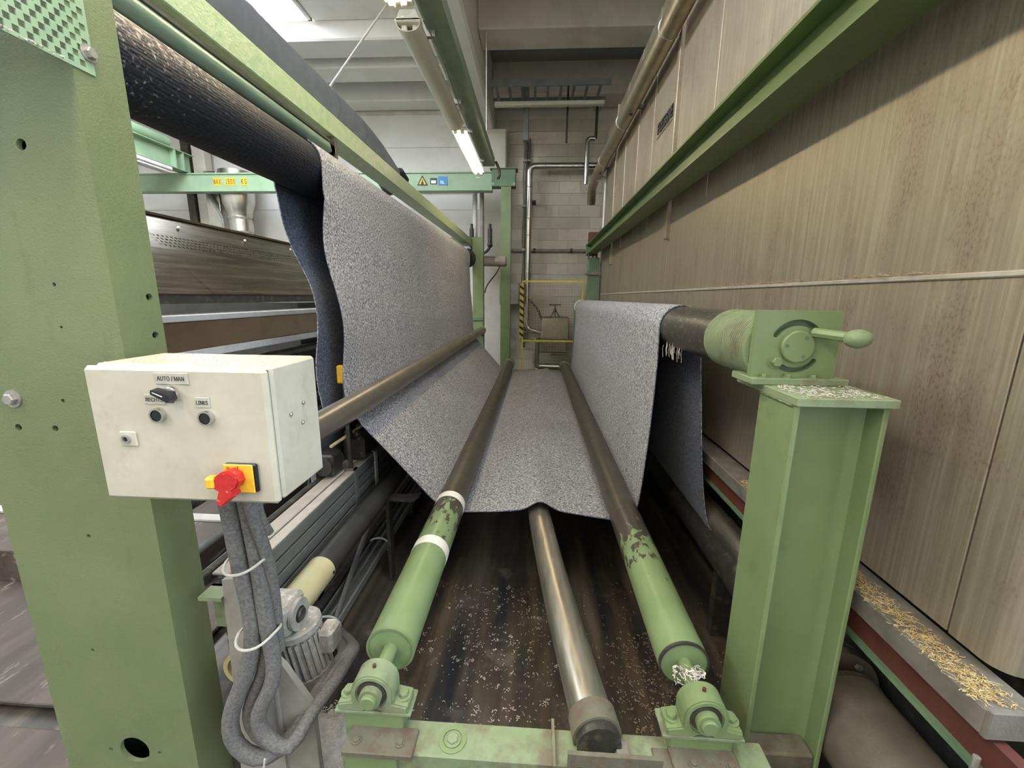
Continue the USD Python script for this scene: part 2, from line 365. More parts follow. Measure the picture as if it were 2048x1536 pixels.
def isection(x0, x1, z0, z1, tf, tw):
    xm = (x0 + x1) / 2
    return unary_union([sbox(x0, z0, x1, z0 + tf), sbox(x0, z1 - tf, x1, z1), sbox(xm - tw / 2, z0, xm + tw / 2, z1)])


def tufts(pts, n, size, seed, thick=0.0011):
    """Little curled fibres: n per point, as thin bent tubes."""
    r = np.random.RandomState(seed)
    ms = []
    for p in pts:
        for _ in range(n):
            c = np.asarray(p) + r.uniform(-size, size, 3) * [1, 1, 0.25]
            a = r.uniform(0, 6.28, 2)
            L = size * r.uniform(0.4, 1.0)
            q = np.array([np.cos(a[0]), np.sin(a[0]), 0]); w = np.array([np.cos(a[1]), np.sin(a[1]), 0.5])
            P = np.array([c - q * L * 0.5, c + w * L * 0.25, c + q * L * 0.5])
            P[:, 2] = np.maximum(P[:, 2], np.asarray(p)[2] + thick * 0.5)
            ms.append(tube(P, thick * r.uniform(0.7, 1.6), 3))
    return cat(ms)


# ------------------------------------------------------------------ scene helpers
USED = {}


def unique(parent, name):
    k = USED.get((parent, name), 0)
    USED[(parent, name)] = k + 1
    return name if k == 0 else '%s_%03d' % (name, k)


def sc(mesh, k):
    if isinstance(mesh, (list, tuple)):
        mesh = cat(list(mesh))
    return trimesh.Trimesh(np.array(mesh.vertices) * k, np.array(mesh.faces), process=False)


def shifted(mesh, o):
    return trimesh.Trimesh(np.array(mesh.vertices) + [0, 0, H] - o, np.array(mesh.faces), process=False)


def keys(prim, **kw):
    for k, v in kw.items():
        if v:
            prim.SetCustomDataByKey(k, v)


class Thing:
    """One top-level object: parts are collected, then written under an Xform that stands at the thing's base."""

    def __init__(self, name, label=None, category=None, group=None, kind=None, size=1.0):
        self.size = size
        self.name, self.meta, self.parts = name, dict(label=label, category=category, group=group, kind=kind), []

    def part(self, name, mesh, material, label=None, parent=None, kind=None, smooth=30):
        if isinstance(mesh, (list, tuple)):
            mesh = cat(list(mesh))
        if self.size != 1.0:
            mesh = sc(mesh, self.size)
        self.parts.append([name, mesh, material, label, parent, kind, smooth, None])
        return len(self.parts) - 1

    def each(self, name, meshes, material, **kw):
        for m in meshes:
            self.part(name, m, material, **kw)

    def done(self):
        path = '/World/' + unique('/World', self.name)
        b = np.array([[p[1].vertices.min(0), p[1].vertices.max(0)] for p in self.parts])
        lo, hi = b[:, 0].min(0), b[:, 1].max(0)
        o = np.array([(lo[0] + hi[0]) / 2, (lo[1] + hi[1]) / 2, lo[2] + H])
        x = UsdGeom.Xform.Define(stage, path)
        x.AddTranslateOp().Set(Gf.Vec3d(*map(float, o)))
        keys(x.GetPrim(), **self.meta)
        for p in self.parts:
            base = path if p[4] is None else self.parts[p[4]][7]
            p[7] = base + '/' + unique(base, p[0])
            pr = usdkit.mesh(stage, p[7], shifted(p[1], o), LOOK[p[2]], smooth=p[6]).GetPrim()
            keys(pr, label=p[3], kind=p[5])
        return path


def single(name, mesh, material, label=None, category=None, group=None, kind=None, smooth=30):
    if isinstance(mesh, (list, tuple)):
        mesh = cat(list(mesh))
    path = '/World/' + unique('/World', name)
    lo, hi = mesh.vertices.min(0), mesh.vertices.max(0)
    o = np.array([(lo[0] + hi[0]) / 2, (lo[1] + hi[1]) / 2, lo[2] + H])
    m = usdkit.mesh(stage, path, shifted(mesh, o), LOOK[material], smooth=smooth)
    m.AddTranslateOp().Set(Gf.Vec3d(*map(float, o)))
    keys(m.GetPrim(), label=label, category=category, group=group, kind=kind)
    return path


FL = -H
YB = 8.6                       # back wall
TX = 1.00                      # face of the stainless wall
# ================================================================== THE HALL
t = Thing('floor', 'dark oily hall floor strewn with lint', 'floor', kind='structure')
t.part('floor_slab', box(-9, 3.4, -4, YB, FL - 0.1, FL), 'floor_oily')
t.done()

t = Thing('wall_back', 'beige painted block wall at the far end', 'wall', kind='structure')
t.part('wall_core', box(-9, 3.4, YB + 0.012, YB + 0.25, FL, 3.95), 'concrete')
bw, bh = 0.40, 0.215
for r in range(24):
    z0 = FL + r * bh
    if z0 + bh > 3.4:
        break
    off = 0.2 if r % 2 else 0.0
    for c in range(12):
        x0 = -0.62 + off + c * bw - (0.0 if off == 0 else 0.4)
        xa, xb = max(x0 + 0.004, -0.60), min(x0 + bw - 0.004, 1.9)
        if xb - xa < 0.05:
            continue
        pr = rnd.uniform(0, 0.004)
        t.part('concrete_block', box(xa, xb, YB - pr, YB + 0.02, z0 + 0.004, z0 + bh - 0.004), 'block_paint_' + rnd.choice('abc'), smooth=False)
for k in range(9):             # broad cast panels left of the column
    z0 = FL + k * 0.56
    t.part('wall_panel', box(-8.9, -1.06, YB - 0.002, YB + 0.02, z0 + 0.005, z0 + 0.555), 'concrete_white', smooth=False)
t.part('column', box(-1.05, -0.62, YB - 0.28, YB + 0.02, FL, 3.0, 0.02), 'concrete')
t.done()

t = Thing('wall_left', 'pale concrete wall on the left', 'wall', kind='structure')
t.part('wall_core', box(-9.2, -9, -4, YB, FL, 3.95), 'concrete_white'); t.done()
t = Thing('wall_right', 'concrete wall behind the stainless machine', 'wall', kind='structure')
t.part('wall_core', box(3.4, 3.6, -4, YB, FL, 3.95), 'concrete_white'); t.done()
t = Thing('wall_front', 'pale concrete wall behind the viewer', 'wall', kind='structure')
t.part('wall_core', box(-9, 3.4, -4.2, -4, FL, 3.95), 'concrete_white'); t.done()

t = Thing('ceiling', 'ribbed precast concrete ceiling', 'ceiling', kind='structure')
t.part('ceiling_slab', box(-9.2, 3.6, -4.2, YB + 0.2, 3.95, 4.1), 'concrete')
t.part('girder', box(-1.25, -0.85, -4, YB - 0.01, 3.0, 3.95, 0.03), 'concrete_white')
for (y0, y1) in ((2.6, 3.1), (4.4, 4.9), (6.19, 6.69), (8.0, 8.55)):
    t.part('rib', box(-0.85, 3.4, y0, y1, 3.4, 3.95, 0.02), 'concrete')
t.part('recess_slab', box(-0.85, 3.4, 6.7, 8.0, 3.9, 3.95), 'slab_dark')
for (y0, y1) in ((6.35, 6.8), (7.05, 7.5), (8.15, 8.55)):
    t.part('rib', box(-9, -1.25, y0, y1, 3.4, 3.95, 0.02), 'concrete_white')
t.part('recess_slab', box(-9, -1.25, 7.5, 8.15, 3.88, 3.95), 'slab_dark')
t.part('ceiling_panel', box(-3.1, -1.25, 0.2, 6.34, 3.62, 3.95, 0.02), 'concrete_white')
t.part('ceiling_panel', box(-9, -5.6, 0.2, 6.34, 3.62, 3.95, 0.02), 'concrete_white')
t.done()

for i, (y0, y1) in enumerate(((2.2, 6.30), (-3.2, 0.6))):
    t = Thing('window_%d' % (i + 1), 'bright roof light between the ceiling panels', 'roof light', kind='structure')
    t.part('pane', box(-5.58, -3.12, y0 + 0.04, y1 - 0.04, 3.66, 3.68), 'pane_glow')
    n = 5
    for k in range(n + 1):
        yy = y0 + (y1 - y0) * k / n
        t.part('glazing_bar', box(-5.6, -3.1, yy - 0.02, yy + 0.02, 3.60, 3.66), 'concrete_white')
    for xx in (-5.6, -3.14):
        t.part('frame_bar', box(xx, xx + 0.04, y0, y1, 3.60, 3.66), 'concrete_white')
    t.done()

t = Thing('window_4', 'roof light over the right machine, out of the picture', 'roof light', kind='structure')
t.part('pane', box(0.2, 2.6, -1.5, 1.9, 3.66, 3.68), 'pane_glow_right')
for k in range(5):
    t.part('glazing_bar', box(0.18, 2.62, -1.52 + k * 0.85, -1.48 + k * 0.85, 3.60, 3.66), 'concrete_white')
for xx in (0.16, 2.6):
    t.part('frame_bar', box(xx, xx + 0.04, -1.52, 1.92, 3.60, 3.66), 'concrete_white')
t.done()
t = Thing('window_3', 'tall daylight window in the right wall, out of the picture', 'window', kind='structure')
t.part('pane', box(3.385, 3.395, -2.6, 0.6, -0.2, 2.2), 'window_glow')
for k in range(5):
    t.part('glazing_bar', box(3.34, 3.40, -2.62 + k * 0.8, -2.58 + k * 0.8, -0.2, 2.2), 'concrete_white')
for zz in (-0.24, 2.2):
    t.part('frame_bar', box(3.34, 3.40, -2.62, 0.62, zz, zz + 0.04), 'concrete_white')
t.done()

# services hanging in the dark bay above the far wall
t = Thing('cable_tray', 'grey cable tray crossing the dark ceiling bay above far wall', 'cable tray')
for yy, zz in ((7.15, 3.16), (7.75, 3.16)):
    t.part('tray_rail', box(-0.8, 1.05, yy, yy + 0.03, zz, zz + 0.09), 'tray_grey')
for k in range(9):
    xx = -0.72 + k * 0.2
    t.part('rung', box(xx, xx + 0.04, 7.18, 7.75, 3.17, 3.19), 'tray_grey')
t.part('hanger', box(0.42, 0.45, 7.70, 7.73, 2.55, 3.4), 'dark_tube')
t.part('drop_duct', box(-0.30, -0.20, 7.72, 7.82, 2.6, 3.4, 0.01), 'tray_grey')
t.done()
single('strip_lamp', [box(-0.75, 1.0, 7.40, 7.50, 3.0, 3.06, 0.01)], 'lamp_body', 'long pale unlit strip lamp across dark ceiling bay', 'lamp')
t = Thing('wall_conduit', 'rusty vertical conduit with cables beside the far column', 'conduit')
t.part('conduit', cyl((-0.245, 8.52, -1.0), (-0.245, 8.52, 2.9), 0.022, 12), 'dark_steel')
t.part('cable', tube([(-0.30 + 0.012 * math.sin(k * 1.3), 8.54, 2.9 - k * 0.2) for k in range(20)], 0.014, 8), 'dusty_steel')
t.part('cable', tube([(-0.20 + 0.012 * math.sin(k * 1.1 + 1), 8.54, 2.9 - k * 0.2) for k in range(20)], 0.012, 8), 'dark_tube')
for k in range(5):
    t.part('clip', box(-0.32, -0.18, 8.50, 8.60, 2.5 - k * 0.8, 2.53 - k * 0.8), 'bolt_steel')
t.done()
t = Thing('wall_pipe', 'thin dark pipe running level along the far wall', 'pipe')
t.part('pipe_run', cyl((-0.6, 8.55, 0.90), (1.1, 8.55, 0.90), 0.03, 14), 'dusty_steel')
for xx in (-0.1, 0.62):
    t.part('clip', cyl((xx, 8.55, 0.90), (xx + 0.05, 8.55, 0.90), 0.04, 14), 'dark_steel')
t.done()
t = Thing('wall_pipe', 'brown pipe high on the white wall left of column', 'pipe')
t.part('pipe_run', cyl((-3.6, 8.53, 2.02), (-1.1, 8.53, 2.02), 0.04, 14), 'dusty_steel')
for xx in (-3.0, -2.2, -1.5):
    t.part('clip', cyl((xx, 8.53, 2.02), (xx + 0.05, 8.53, 2.02), 0.052, 14), 'dark_steel')
t.done()

# ------------------------------------------------------------------ strip lamps on their rail
def strip_lamp(y0, y1, lit, label):
    t = Thing('strip_lamp', label, 'lamp', 'strip lamps under the green rail')
    x0, x1, zt = -0.845, -0.705, 1.60
    xm = (x0 + x1) / 2
    body = Polygon([(x0, zt - 0.05), (x0 + 0.025, zt), (x1 - 0.025, zt), (x1, zt - 0.05)])
    t.part('housing', prism(body, 'y', y0, y1), 'lamp_body')
    for yy in (y0, y1 - 0.05):
        t.part('end_cap', box(x0 - 0.006, x1 + 0.006, yy, yy + 0.05, zt - 0.06, zt - 0.038, 0.006), 'lamp_body')
    for dx in (-0.033, 0.033):
        t.part('tube', cyl((xm + dx, y0 + 0.06, zt - 0.065), (xm + dx, y1 - 0.06, zt - 0.065), 0.013, 16), 'tube_glow' if lit else 'pale_strip')
        for yy in (y0 + 0.035, y1 - 0.06):
            t.part('socket', box(xm + dx - 0.017, xm + dx + 0.017, yy, yy + 0.025, zt - 0.085, zt - 0.05, 0.004), 'sign_white')
    a = np.linspace(0, math.pi, 17)
    arc = [(xm - math.cos(k) * 0.07, zt - 0.05 - 0.058 * math.sin(k) ** 0.7) for k in a]
    inn = [(xm - math.cos(k) * 0.066, zt - 0.05 - 0.054 * math.sin(k) ** 0.7) for k in a[::-1]]
    t.part('cover', prism(Polygon(arc + inn), 'y', y0 + 0.004, y1 - 0.004), 'lamp_cover_clear' if lit else 'lamp_cover')
    t.each('mounting_clip', [box(xm - 0.02, x1 + 0.03, yy, yy + 0.03, zt - 0.002, zt + 0.032) for yy in (y0 + 0.25, y1 - 0.28)], 'bolt_steel')
    if not lit:
        t.part('wire_hook', tube([(x1 + 0.012, y0 + 0.02, zt - 0.04), (x1 + 0.016, y0 + 0.3, zt - 0.01), (x1 + 0.014, y1 - 0.4, zt - 0.012), (x1 + 0.012, y1 - 0.05, zt - 0.02)], 0.004, 8, 24), 'chrome')
    t.done()


strip_lamp(2.72, 4.18, False, 'unlit strip lamp with clear ribbed cover, nearer one under the rail')
strip_lamp(4.28, 5.72, True, 'glowing strip lamp at the far end of the rail')
strip_lamp(1.14, 2.60, True, 'glowing strip lamp just above the top of the picture')
strip_lamp(-0.42, 1.04, True, 'glowing strip lamp overhead, out of the picture')
strip_lamp(-1.96, -0.50, True, 'glowing strip lamp behind the viewer at the rear end of the rail')
for y0, nm in ((1.2, 'nearer'), (3.6, 'farther')):
    t = Thing('batten_lamp', 'bare tube batten lamp hung behind the big duct, the %s one' % nm, 'lamp', 'batten lamps behind the duct')
    t.part('batten', box(-4.06, -3.94, y0, y0 + 1.5, 2.92, 2.96, 0.004), 'lamp_body')
    for xx in (-4.03, -3.97):
        t.part('tube', cyl((xx, y0 + 0.05, 2.90), (xx, y0 + 1.45, 2.90), 0.014, 14), 'tube_white')
    for yy in (y0 + 0.2, y0 + 1.3):
        t.part('hanger', cyl((-4.0, yy, 2.96), (-4.0, yy, 3.64), 0.006, 8), 'bolt_steel')
    t.done()
t = Thing('lamp_rail', 'dull green steel rail carrying the strip lamps', 'rail')
rp = unary_union([sbox(-0.725, 1.632, -0.575, 1.642), sbox(-0.725, 1.632, -0.715, 1.72), sbox(-0.585, 1.632, -0.575, 1.72), sbox(-0.665, 1.632, -0.655, 1.70), sbox(-0.625, 1.632, -0.615, 1.70), sbox(-0.725, 1.715, -0.575, 1.725)])
t.part('rail_profile', prism(rp, 'y', -2.0, 5.75), 'rail_green')
for yy in (0.5, 3.0, 5.5):
    t.part('hanger', cyl((-0.65, yy, 1.72), (-0.65, yy + 0.02, 3.0), 0.008, 8), 'bolt_steel')
t.part('end_hook', tube([(-0.56, 5.74, 1.68), (-0.53, 5.80, 1.62), (-0.52, 5.82, 1.55), (-0.54, 5.80, 1.50)], 0.018, 8, 12), 'dark_steel')
t.done()

# ------------------------------------------------------------------ grey duct under the roof
t = Thing('air_duct', 'fat grey ventilation duct slung under the roof', 'duct')
dx, dz = -2.41, 2.03
t.part('duct_run', tube([(dx, y, dz) for y in np.linspace(-1.0, 5.7, 30)], 0.22, 40), 'duct_grey')
t.part('elbow', tube([(dx, 5.7, dz), (dx + 0.01, 6.0, dz - 0.02), (dx + 0.06, 6.25, dz - 0.09), (dx + 0.13, 6.45, dz - 0.2), (dx + 0.2, 6.6, dz - 0.32)],
                     [0.22, 0.215, 0.20, 0.18, 0.17], 40), 'duct_grey')
t.part('end_collar', pipe((dx + 0.2, 6.58, dz - 0.30), (dx + 0.25, 6.68, dz - 0.40), 0.12, 0.215, 36), 'rubber_black')
for yy in (1.6, 3.4, 3.62, 4.95, 5.7):
    t.part('joint_band', pipe((dx, yy, dz), (dx, yy + 0.03, dz), 0.218, 0.225, 40), 'duct_grey')
t.part('hanger_rod', cyl((dx + 0.11, 4.97, dz + 0.19), (-1.72, 5.75, 3.62), 0.011, 10), 'pale_strip')
t.done()

# ------------------------------------------------------------------ gantry crane at the back
GY = 7.6
t = Thing('gantry_crane', 'pale green steel gantry crane with crossbeam before far wall', 'crane')
t.part('crossbeam', prism(isection(GY - 0.09, GY + 0.09, 1.76, 2.06, 0.022, 0.14), 'x', -7.2, -0.80), 'green_cool')
t.part('corner_block', box(-0.80, -0.40, GY - 0.10, GY + 0.10, 1.82, 2.09, 0.006), 'green_dark')
t.part('cap_plate', box(-0.83, -0.37, GY - 0.12, GY + 0.12, 2.09, 2.105), 'green_dark')
t.part('post', prism(isection(-0.645, -0.475, GY - 0.09, GY + 0.09, 0.014, 0.14), 'z', FL, 1.82), 'green_paint')
t.part('base_plate', box(-0.71, -0.41, GY - 0.15, GY + 0.15, FL, FL + 0.015), 'green_dark')
t.part('runway_beam', prism(isection(-6.31, -6.11, 2.07, 2.38, 0.014, 0.012), 'y', 2.6, GY + 0.09), 'green_cool')
for yy in (7.28, 7.45):
    t.part('stiffener', box(-6.31, -6.11, yy, yy + 0.02, 2.084, 2.366), 'green_cool')
for (zz, xx) in ((1.80, -0.78), (1.80, -0.42)):
    t.part('bolt', hexbolt((xx, GY - 0.10, zz + 0.06), (0, -1, 0), 0.014), 'bolt_steel')
sx = -1.985
tri = Polygon([(sx - 0.085, 1.85), (sx + 0.085, 1.85), (sx, 1.995)]).buffer(0.006)
s = t.part('warning_sign', prism(tri, 'y', GY - 0.0745, GY - 0.0715), 'black_print', 'yellow triangular warning sign')
t.part('warning_face', prism(tri.buffer(-0.018), 'y', GY - 0.0765, GY - 0.0745), 'yellow_plastic', parent=s)
t.part('warning_mark', prism(unary_union([Point(sx, 1.885).buffer(0.022), sbox(sx - 0.007, 1.89, sx + 0.007, 1.94), sbox(sx - 0.03, 1.862, sx + 0.02, 1.874)]), 'y', GY - 0.0785, GY - 0.0765), 'black_print', parent=s)
s = t.part('type_plate', box(sx + 0.135, sx + 0.25, GY - 0.076, GY - 0.0715, 1.865, 1.96), 'black_print', 'small black and white type plate')
t.part('plate_face', box(sx + 0.15, sx + 0.235, GY - 0.078, GY - 0.076, 1.875, 1.925), 'sign_white', parent=s)
s = t.part('logo_plate', box(sx + 0.27, sx + 0.43, GY - 0.076, GY - 0.0715, 1.845, 1.985), 'sign_blue', 'square blue plate with white letters')
t.part('logo_letters', text_front('RL', sx + 0.345, GY - 0.076, 1.895, 0.05, 0.002, True), 'sign_white', parent=s)
for w, (xa, xb) in (('MAX', (-5.69, -5.54)), ('1500', (-5.475, -5.285)), ('KG', (-5.19, -5.07))):
    n = len(w)
    cw = (xb - xa) / n
    for k, ch in enumerate(w):
        p = t.part('capacity_tile', box(xa + k * cw + 0.003, xa + (k + 1) * cw - 0.003, GY - 0.0745, GY - 0.0715, 1.855, 1.985), 'yellow_plastic')
        t.part('digit', text_front(ch, xa + (k + 0.5) * cw, GY - 0.0745, 1.92, 0.085, 0.002, False, width=cw * (0.3 if ch in '1' else 0.62)), 'black_print', parent=p)
t.done()
single('runway_tube', cyl((-6.20, 2.6, 2.466), (-6.20, 7.25, 2.466), 0.085, 28, 0.01), 'green_cool', 'fat green tube lying along the left crane beam', 'tube')
single('strip_lamp', [box(-6.29, -6.11, 3.0, 7.2, 2.005, 2.07, 0.012), box(-6.27, -6.13, 3.02, 7.18, 1.965, 2.005, 0.01)], 'pale_strip',
       'long white unlit strip lamp below the left crane beam', 'lamp')

# ------------------------------------------------------------------ pipework on the far wall
t = Thing('insulated_pipe', 'shiny sheet-clad pipe bent down the far wall to a valve', 'pipe')
px = -0.19
t.part('riser', bent([(1.15, 8.35, 2.37), (px, 8.35, 2.37), (px, 8.35, -0.62), (px + 0.45, 8.2, -0.72), (0.30, 8.2, -0.72)], 0.058, 20, 0.12), 'pipe_zinc')
for zz in (2.0, 1.45, 1.15, 0.45, -0.1):
    t.part('clad_joint', pipe((px, 8.35, zz), (px, 8.35, zz + 0.014), 0.057, 0.062, 20), 'dusty_steel')
for xx in (0.1, 0.6):
    t.part('clad_joint', pipe((xx, 8.35, 2.37), (xx + 0.014, 8.35, 2.37), 0.057, 0.062, 20), 'dusty_steel')
t.part('clamp', box(px + 0.05, px + 0.13, 8.33, 8.595, 1.75, 1.78), 'rust_red')
t.done()
t = Thing('valve_unit', 'boxy lagged valve with a black handwheel behind the fence', 'valve')
t.part('lagging', box(0.10, 0.62, 8.05, 8.40, -0.80, -0.36, 0.02), 'pipe_tan')
t.part('lower_lagging', box(0.02, 0.60, 8.1, 8.4, -1.05, -0.80, 0.02), 'dusty_steel')
t.part('return_bend', bent([(0.02, 8.1, -0.75), (0.0, 8.1, -1.32), (0.62, 8.1, -1.32)], 0.06, 18, 0.12), 'pipe_zinc')
t.part('yoke', [tube([(0.27, 8.2, -0.36), (0.33, 8.2, -0.26), (0.345, 8.2, -0.2)], 0.012, 8), tube([(0.44, 8.2, -0.36), (0.375, 8.2, -0.26), (0.36, 8.2, -0.2)], 0.012, 8)], 'dark_steel')
t.part('stem', cyl((0.352, 8.2, -0.36), (0.352, 8.2, -0.12), 0.012, 12), 'dark_steel')
an = np.linspace(0, 2 * np.pi, 25)
hw = t.part('handwheel', tube([(0.352 + 0.11 * math.cos(a), 8.2 + 0.11 * math.sin(a), -0.13) for a in an], 0.012, 8), 'dark_tube')
for a in (0.3, 1.87, 3.44, 5.01):
    t.part('spoke', cyl((0.352, 8.2, -0.13), (0.352 + 0.11 * math.cos(a), 8.2 + 0.11 * math.sin(a), -0.13), 0.008, 8), 'dark_tube', parent=hw)
t.part('hose', tube([(0.10, 8.1, -0.42), (0.0, 8.1, -0.2), (-0.16, 8.2, -0.04)], 0.022, 10, 14), 'dark_steel')
t.done()
t = Thing('wire_fence', 'yellow framed wire mesh guard fence before far wall', 'fence')
fx0, fx1, fz0, fz1, fy = -0.275, 0.83, -1.62, 0.30, 7.72
for xx in (fx0, fx1 - 0.03):
    t.part('upright', box(xx, xx + 0.03, fy, fy + 0.03, FL, fz1), 'yellow_paint')
for zz in (fz1 - 0.03, -0.80, fz0):
    t.part('crossbar', box(fx0 + 0.03, fx1 - 0.03, fy, fy + 0.03, zz, zz + 0.03), 'yellow_paint')
wires = [box(fx0, fx1, fy + 0.012, fy + 0.016, z, z + 0.005) for z in np.arange(fz0 + 0.05, fz1 - 0.04, 0.05)]
wires += [box(x, x + 0.005, fy + 0.017, fy + 0.021, fz0, fz1) for x in np.arange(fx0 + 0.05, fx1 - 0.04, 0.05)]
t.part('mesh_wires', wires, 'wire_grey', kind='stuff', smooth=False)
st = t.part('hazard_strip', box(fx0 - 0.035, fx0 + 0.035, fy - 0.012, fy - 0.001, -0.74, 0.24), 'yellow_paint', 'black and yellow striped hazard strip')
for k in range(8):
    z0 = -0.72 + k * 0.12
    t.part('stripe', prism(Polygon([(fx0 - 0.035, z0 + 0.05), (fx0 + 0.035, z0), (fx0 + 0.035, z0 + 0.05), (fx0 - 0.035, z0 + 0.10)]), 'y', fy - 0.014, fy - 0.012), 'black_print', parent=st)
t.done()
t = Thing('wall_cabinet', 'grey electrical cabinet on far column behind gantry post', 'cabinet')
t.part('case', box(-0.72, -0.34, 8.16, 8.31, -0.14, 0.27, 0.008), 'dusty_grey')
t.part('door', box(-0.71, -0.35, 8.145, 8.158, -0.13, 0.26, 0.004), 'dusty_grey')
t.part('lock', cyl((-0.37, 8.14, -0.06), (-0.37, 8.146, -0.06), 0.01, 10), 'dark_tube')
t.part('conduit', cyl((-0.53, 8.24, 0.27), (-0.53, 8.24, 1.4), 0.018, 10), 'dusty_grey')
t.done()
t = Thing('valve_cluster', 'pair of small dark gas valves on vertical conduit near drum end', 'valve')
t.part('riser', cyl((-1.02, 7.9, FL), (-1.02, 7.9, 1.85), 0.04, 16), 'dusty_grey')
t.part('riser', cyl((-1.16, 8.0, 0.5), (-1.16, 8.0, 1.85), 0.045, 16), 'pipe_pale')
for xx in (-1.20, -0.87):
    v = t.part('valve_body', [cyl((xx, 7.85, 0.94), (xx, 7.85, 1.2), 0.04, 14), cyl((xx, 7.85, 1.2), (xx, 7.85, 1.28), 0.026, 12), ball((xx, 7.85, 0.92), 0.05, sub=2)], 'dark_tube')
    t.part('elbow', tube([(xx, 7.85, 0.92), (xx + 0.05 * (1 if xx < -1 else -1), 7.86, 0.82), (-1.02, 7.88, 0.78)], 0.025, 10, 10), 'dark_tube', parent=v)
t.part('feed_pipe', tube([(-1.6, 7.9, 0.78), (-1.35, 7.88, 0.80), (-1.2, 7.86, 0.86)], 0.035, 10, 10), 'dark_tube')
t.done()

# ------------------------------------------------------------------ big stainless machine wall on the right
t = Thing('steel_machine', 'huge stained stainless steel machine wall along the right side', 'machine')
zb, zs, zt, ye, yn = -0.775, 0.060, 2.40, 6.85, 0.795
t.part('core', box(TX + 0.02, 3.3, yn + 0.03, ye - 0.03, zb + 0.02, zt - 0.02), 'tank_steel')
for a, b in ((yn, 3.45), (3.45, 5.95), (5.95, ye)):
    t.part('upper_panel', box(TX, TX + 0.03, a + 0.003, b - 0.003, zs + 0.004, zt, 0.002), 'tank_steel')
for a, b in ((0.92, 2.9), (2.9, 5.0), (5.0, ye)):
    t.part('lower_panel', box(TX, TX + 0.03, a + 0.003, b - 0.003, zb, zs - 0.004, 0.002), 'tank_steel')
arc = [(TX + 0.05 - 0.05 * math.cos(a), yn + 0.05 - 0.05 * math.sin(a)) for a in np.linspace(0, math.pi / 2, 8)]
cp = Polygon([(TX, 0.917)] + arc + [(3.3, yn), (3.3, 0.917)])
t.part('corner_panel', prism(cp, 'z', zb, zs - 0.004), 'tank_steel')
t.part('front_sheet', box(TX + 0.03, 3.3, yn, yn + 0.03, zs + 0.012, zt), 'tank_steel')
t.part('seam_strip', box(TX - 0.007, TX + 0.02, yn, ye, zs - 0.007, zs + 0.007, 0.003), 'seam_steel')
for yy in (3.45, 5.95):
    t.part('vertical_batten', box(TX - 0.03, TX + 0.01, yy - 0.025, yy + 0.025, 0.45, zt, 0.005), 'tank_steel')
for yy in (2.75, 4.15, 4.75, 5.4):
    t.part('fold_rib', box(TX - 0.006, TX + 0.01, yy - 0.012, yy + 0.012, 0.6, zt, 0.003), 'tank_steel')
s = t.part('nameplate', box(TX - 0.006, TX + 0.005, 3.50, 4.00, 1.335, 1.35), 'pipe_tan', 'riveted maker nameplate with raised capital letters')
m = meshkit.text_mesh('FLEISSNER', 0.078, 0.012, True)
v = np.array(m.vertices); v[:, 0] *= 0.46 / np.ptp(v[:, 0])
t.part('raised_letters', trimesh.Trimesh(np.c_[TX + 0.002 - v[:, 2], 3.98 - v[:, 0], 1.366 + v[:, 1]], np.array(m.faces)[:, ::-1] * 1, process=False), 'dark_steel', parent=s)
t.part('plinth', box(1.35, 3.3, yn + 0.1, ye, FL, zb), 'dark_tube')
t.done()
t = Thing('overhead_pipe', 'long tan metal pipe along the top of the stainless wall', 'pipe')
t.part('pipe_run', cyl((0.88, -1.0, 1.85), (0.88, 7.25, 1.85), 0.075, 28, 0.01), 'pipe_tan')
for yy in (1.5, 3.4, 5.0, 6.3):
    t.part('joint_band', pipe((0.88, yy, 1.85), (0.88, yy + 0.02, 1.85), 0.074, 0.080, 28), 'pipe_zinc')
for yy in (2.2, 4.6, 6.6):
    t.part('bracket', [box(0.95, TX, yy, yy + 0.02, 1.82, 1.86), box(0.865, 0.895, yy, yy + 0.02, 1.76, 1.78)], 'dark_steel')
t.part('end_elbow', bent([(0.88, 7.25, 1.85), (0.88, 7.6, 1.80), (0.90, 7.75, 1.60)], 0.07, 20, 0.1), 'pipe_tan')
t.done()
t = Thing('white_riser', 'white vertical pipe at the far corner of stainless wall', 'pipe')
t.part('riser', bent([(0.88, 7.0, 1.80), (1.035, 7.0, 1.80), (1.03, 7.0, -1.65)], 0.037, 18, 0.08), 'pipe_pale')
for zz in (1.75, 0.95, 0.5):
    t.part('joint', pipe((1.033, 7.0, zz), (1.033, 7.0, zz + 0.05), 0.036, 0.044, 18), 'pipe_pale')
t.done()
t = Thing('chrome_bypass', 'small chrome pipe loop with a valve below the ceiling', 'pipe')
t.part('loop', bent([(0.95, 8.05, 2.72), (0.82, 8.05, 2.72), (0.82, 8.05, 1.98)], 0.04, 16, 0.09), 'chrome')
t.part('stem', cyl((0.96, 8.05, 2.72), (0.96, 8.05, 3.42), 0.024, 12), 'dark_steel')
t.part('valve_ring', tube([(0.96 + 0.06 * math.cos(a), 8.05, 3.2 + 0.06 * math.sin(a)) for a in an], 0.012, 8), 'bolt_steel')
t.done()

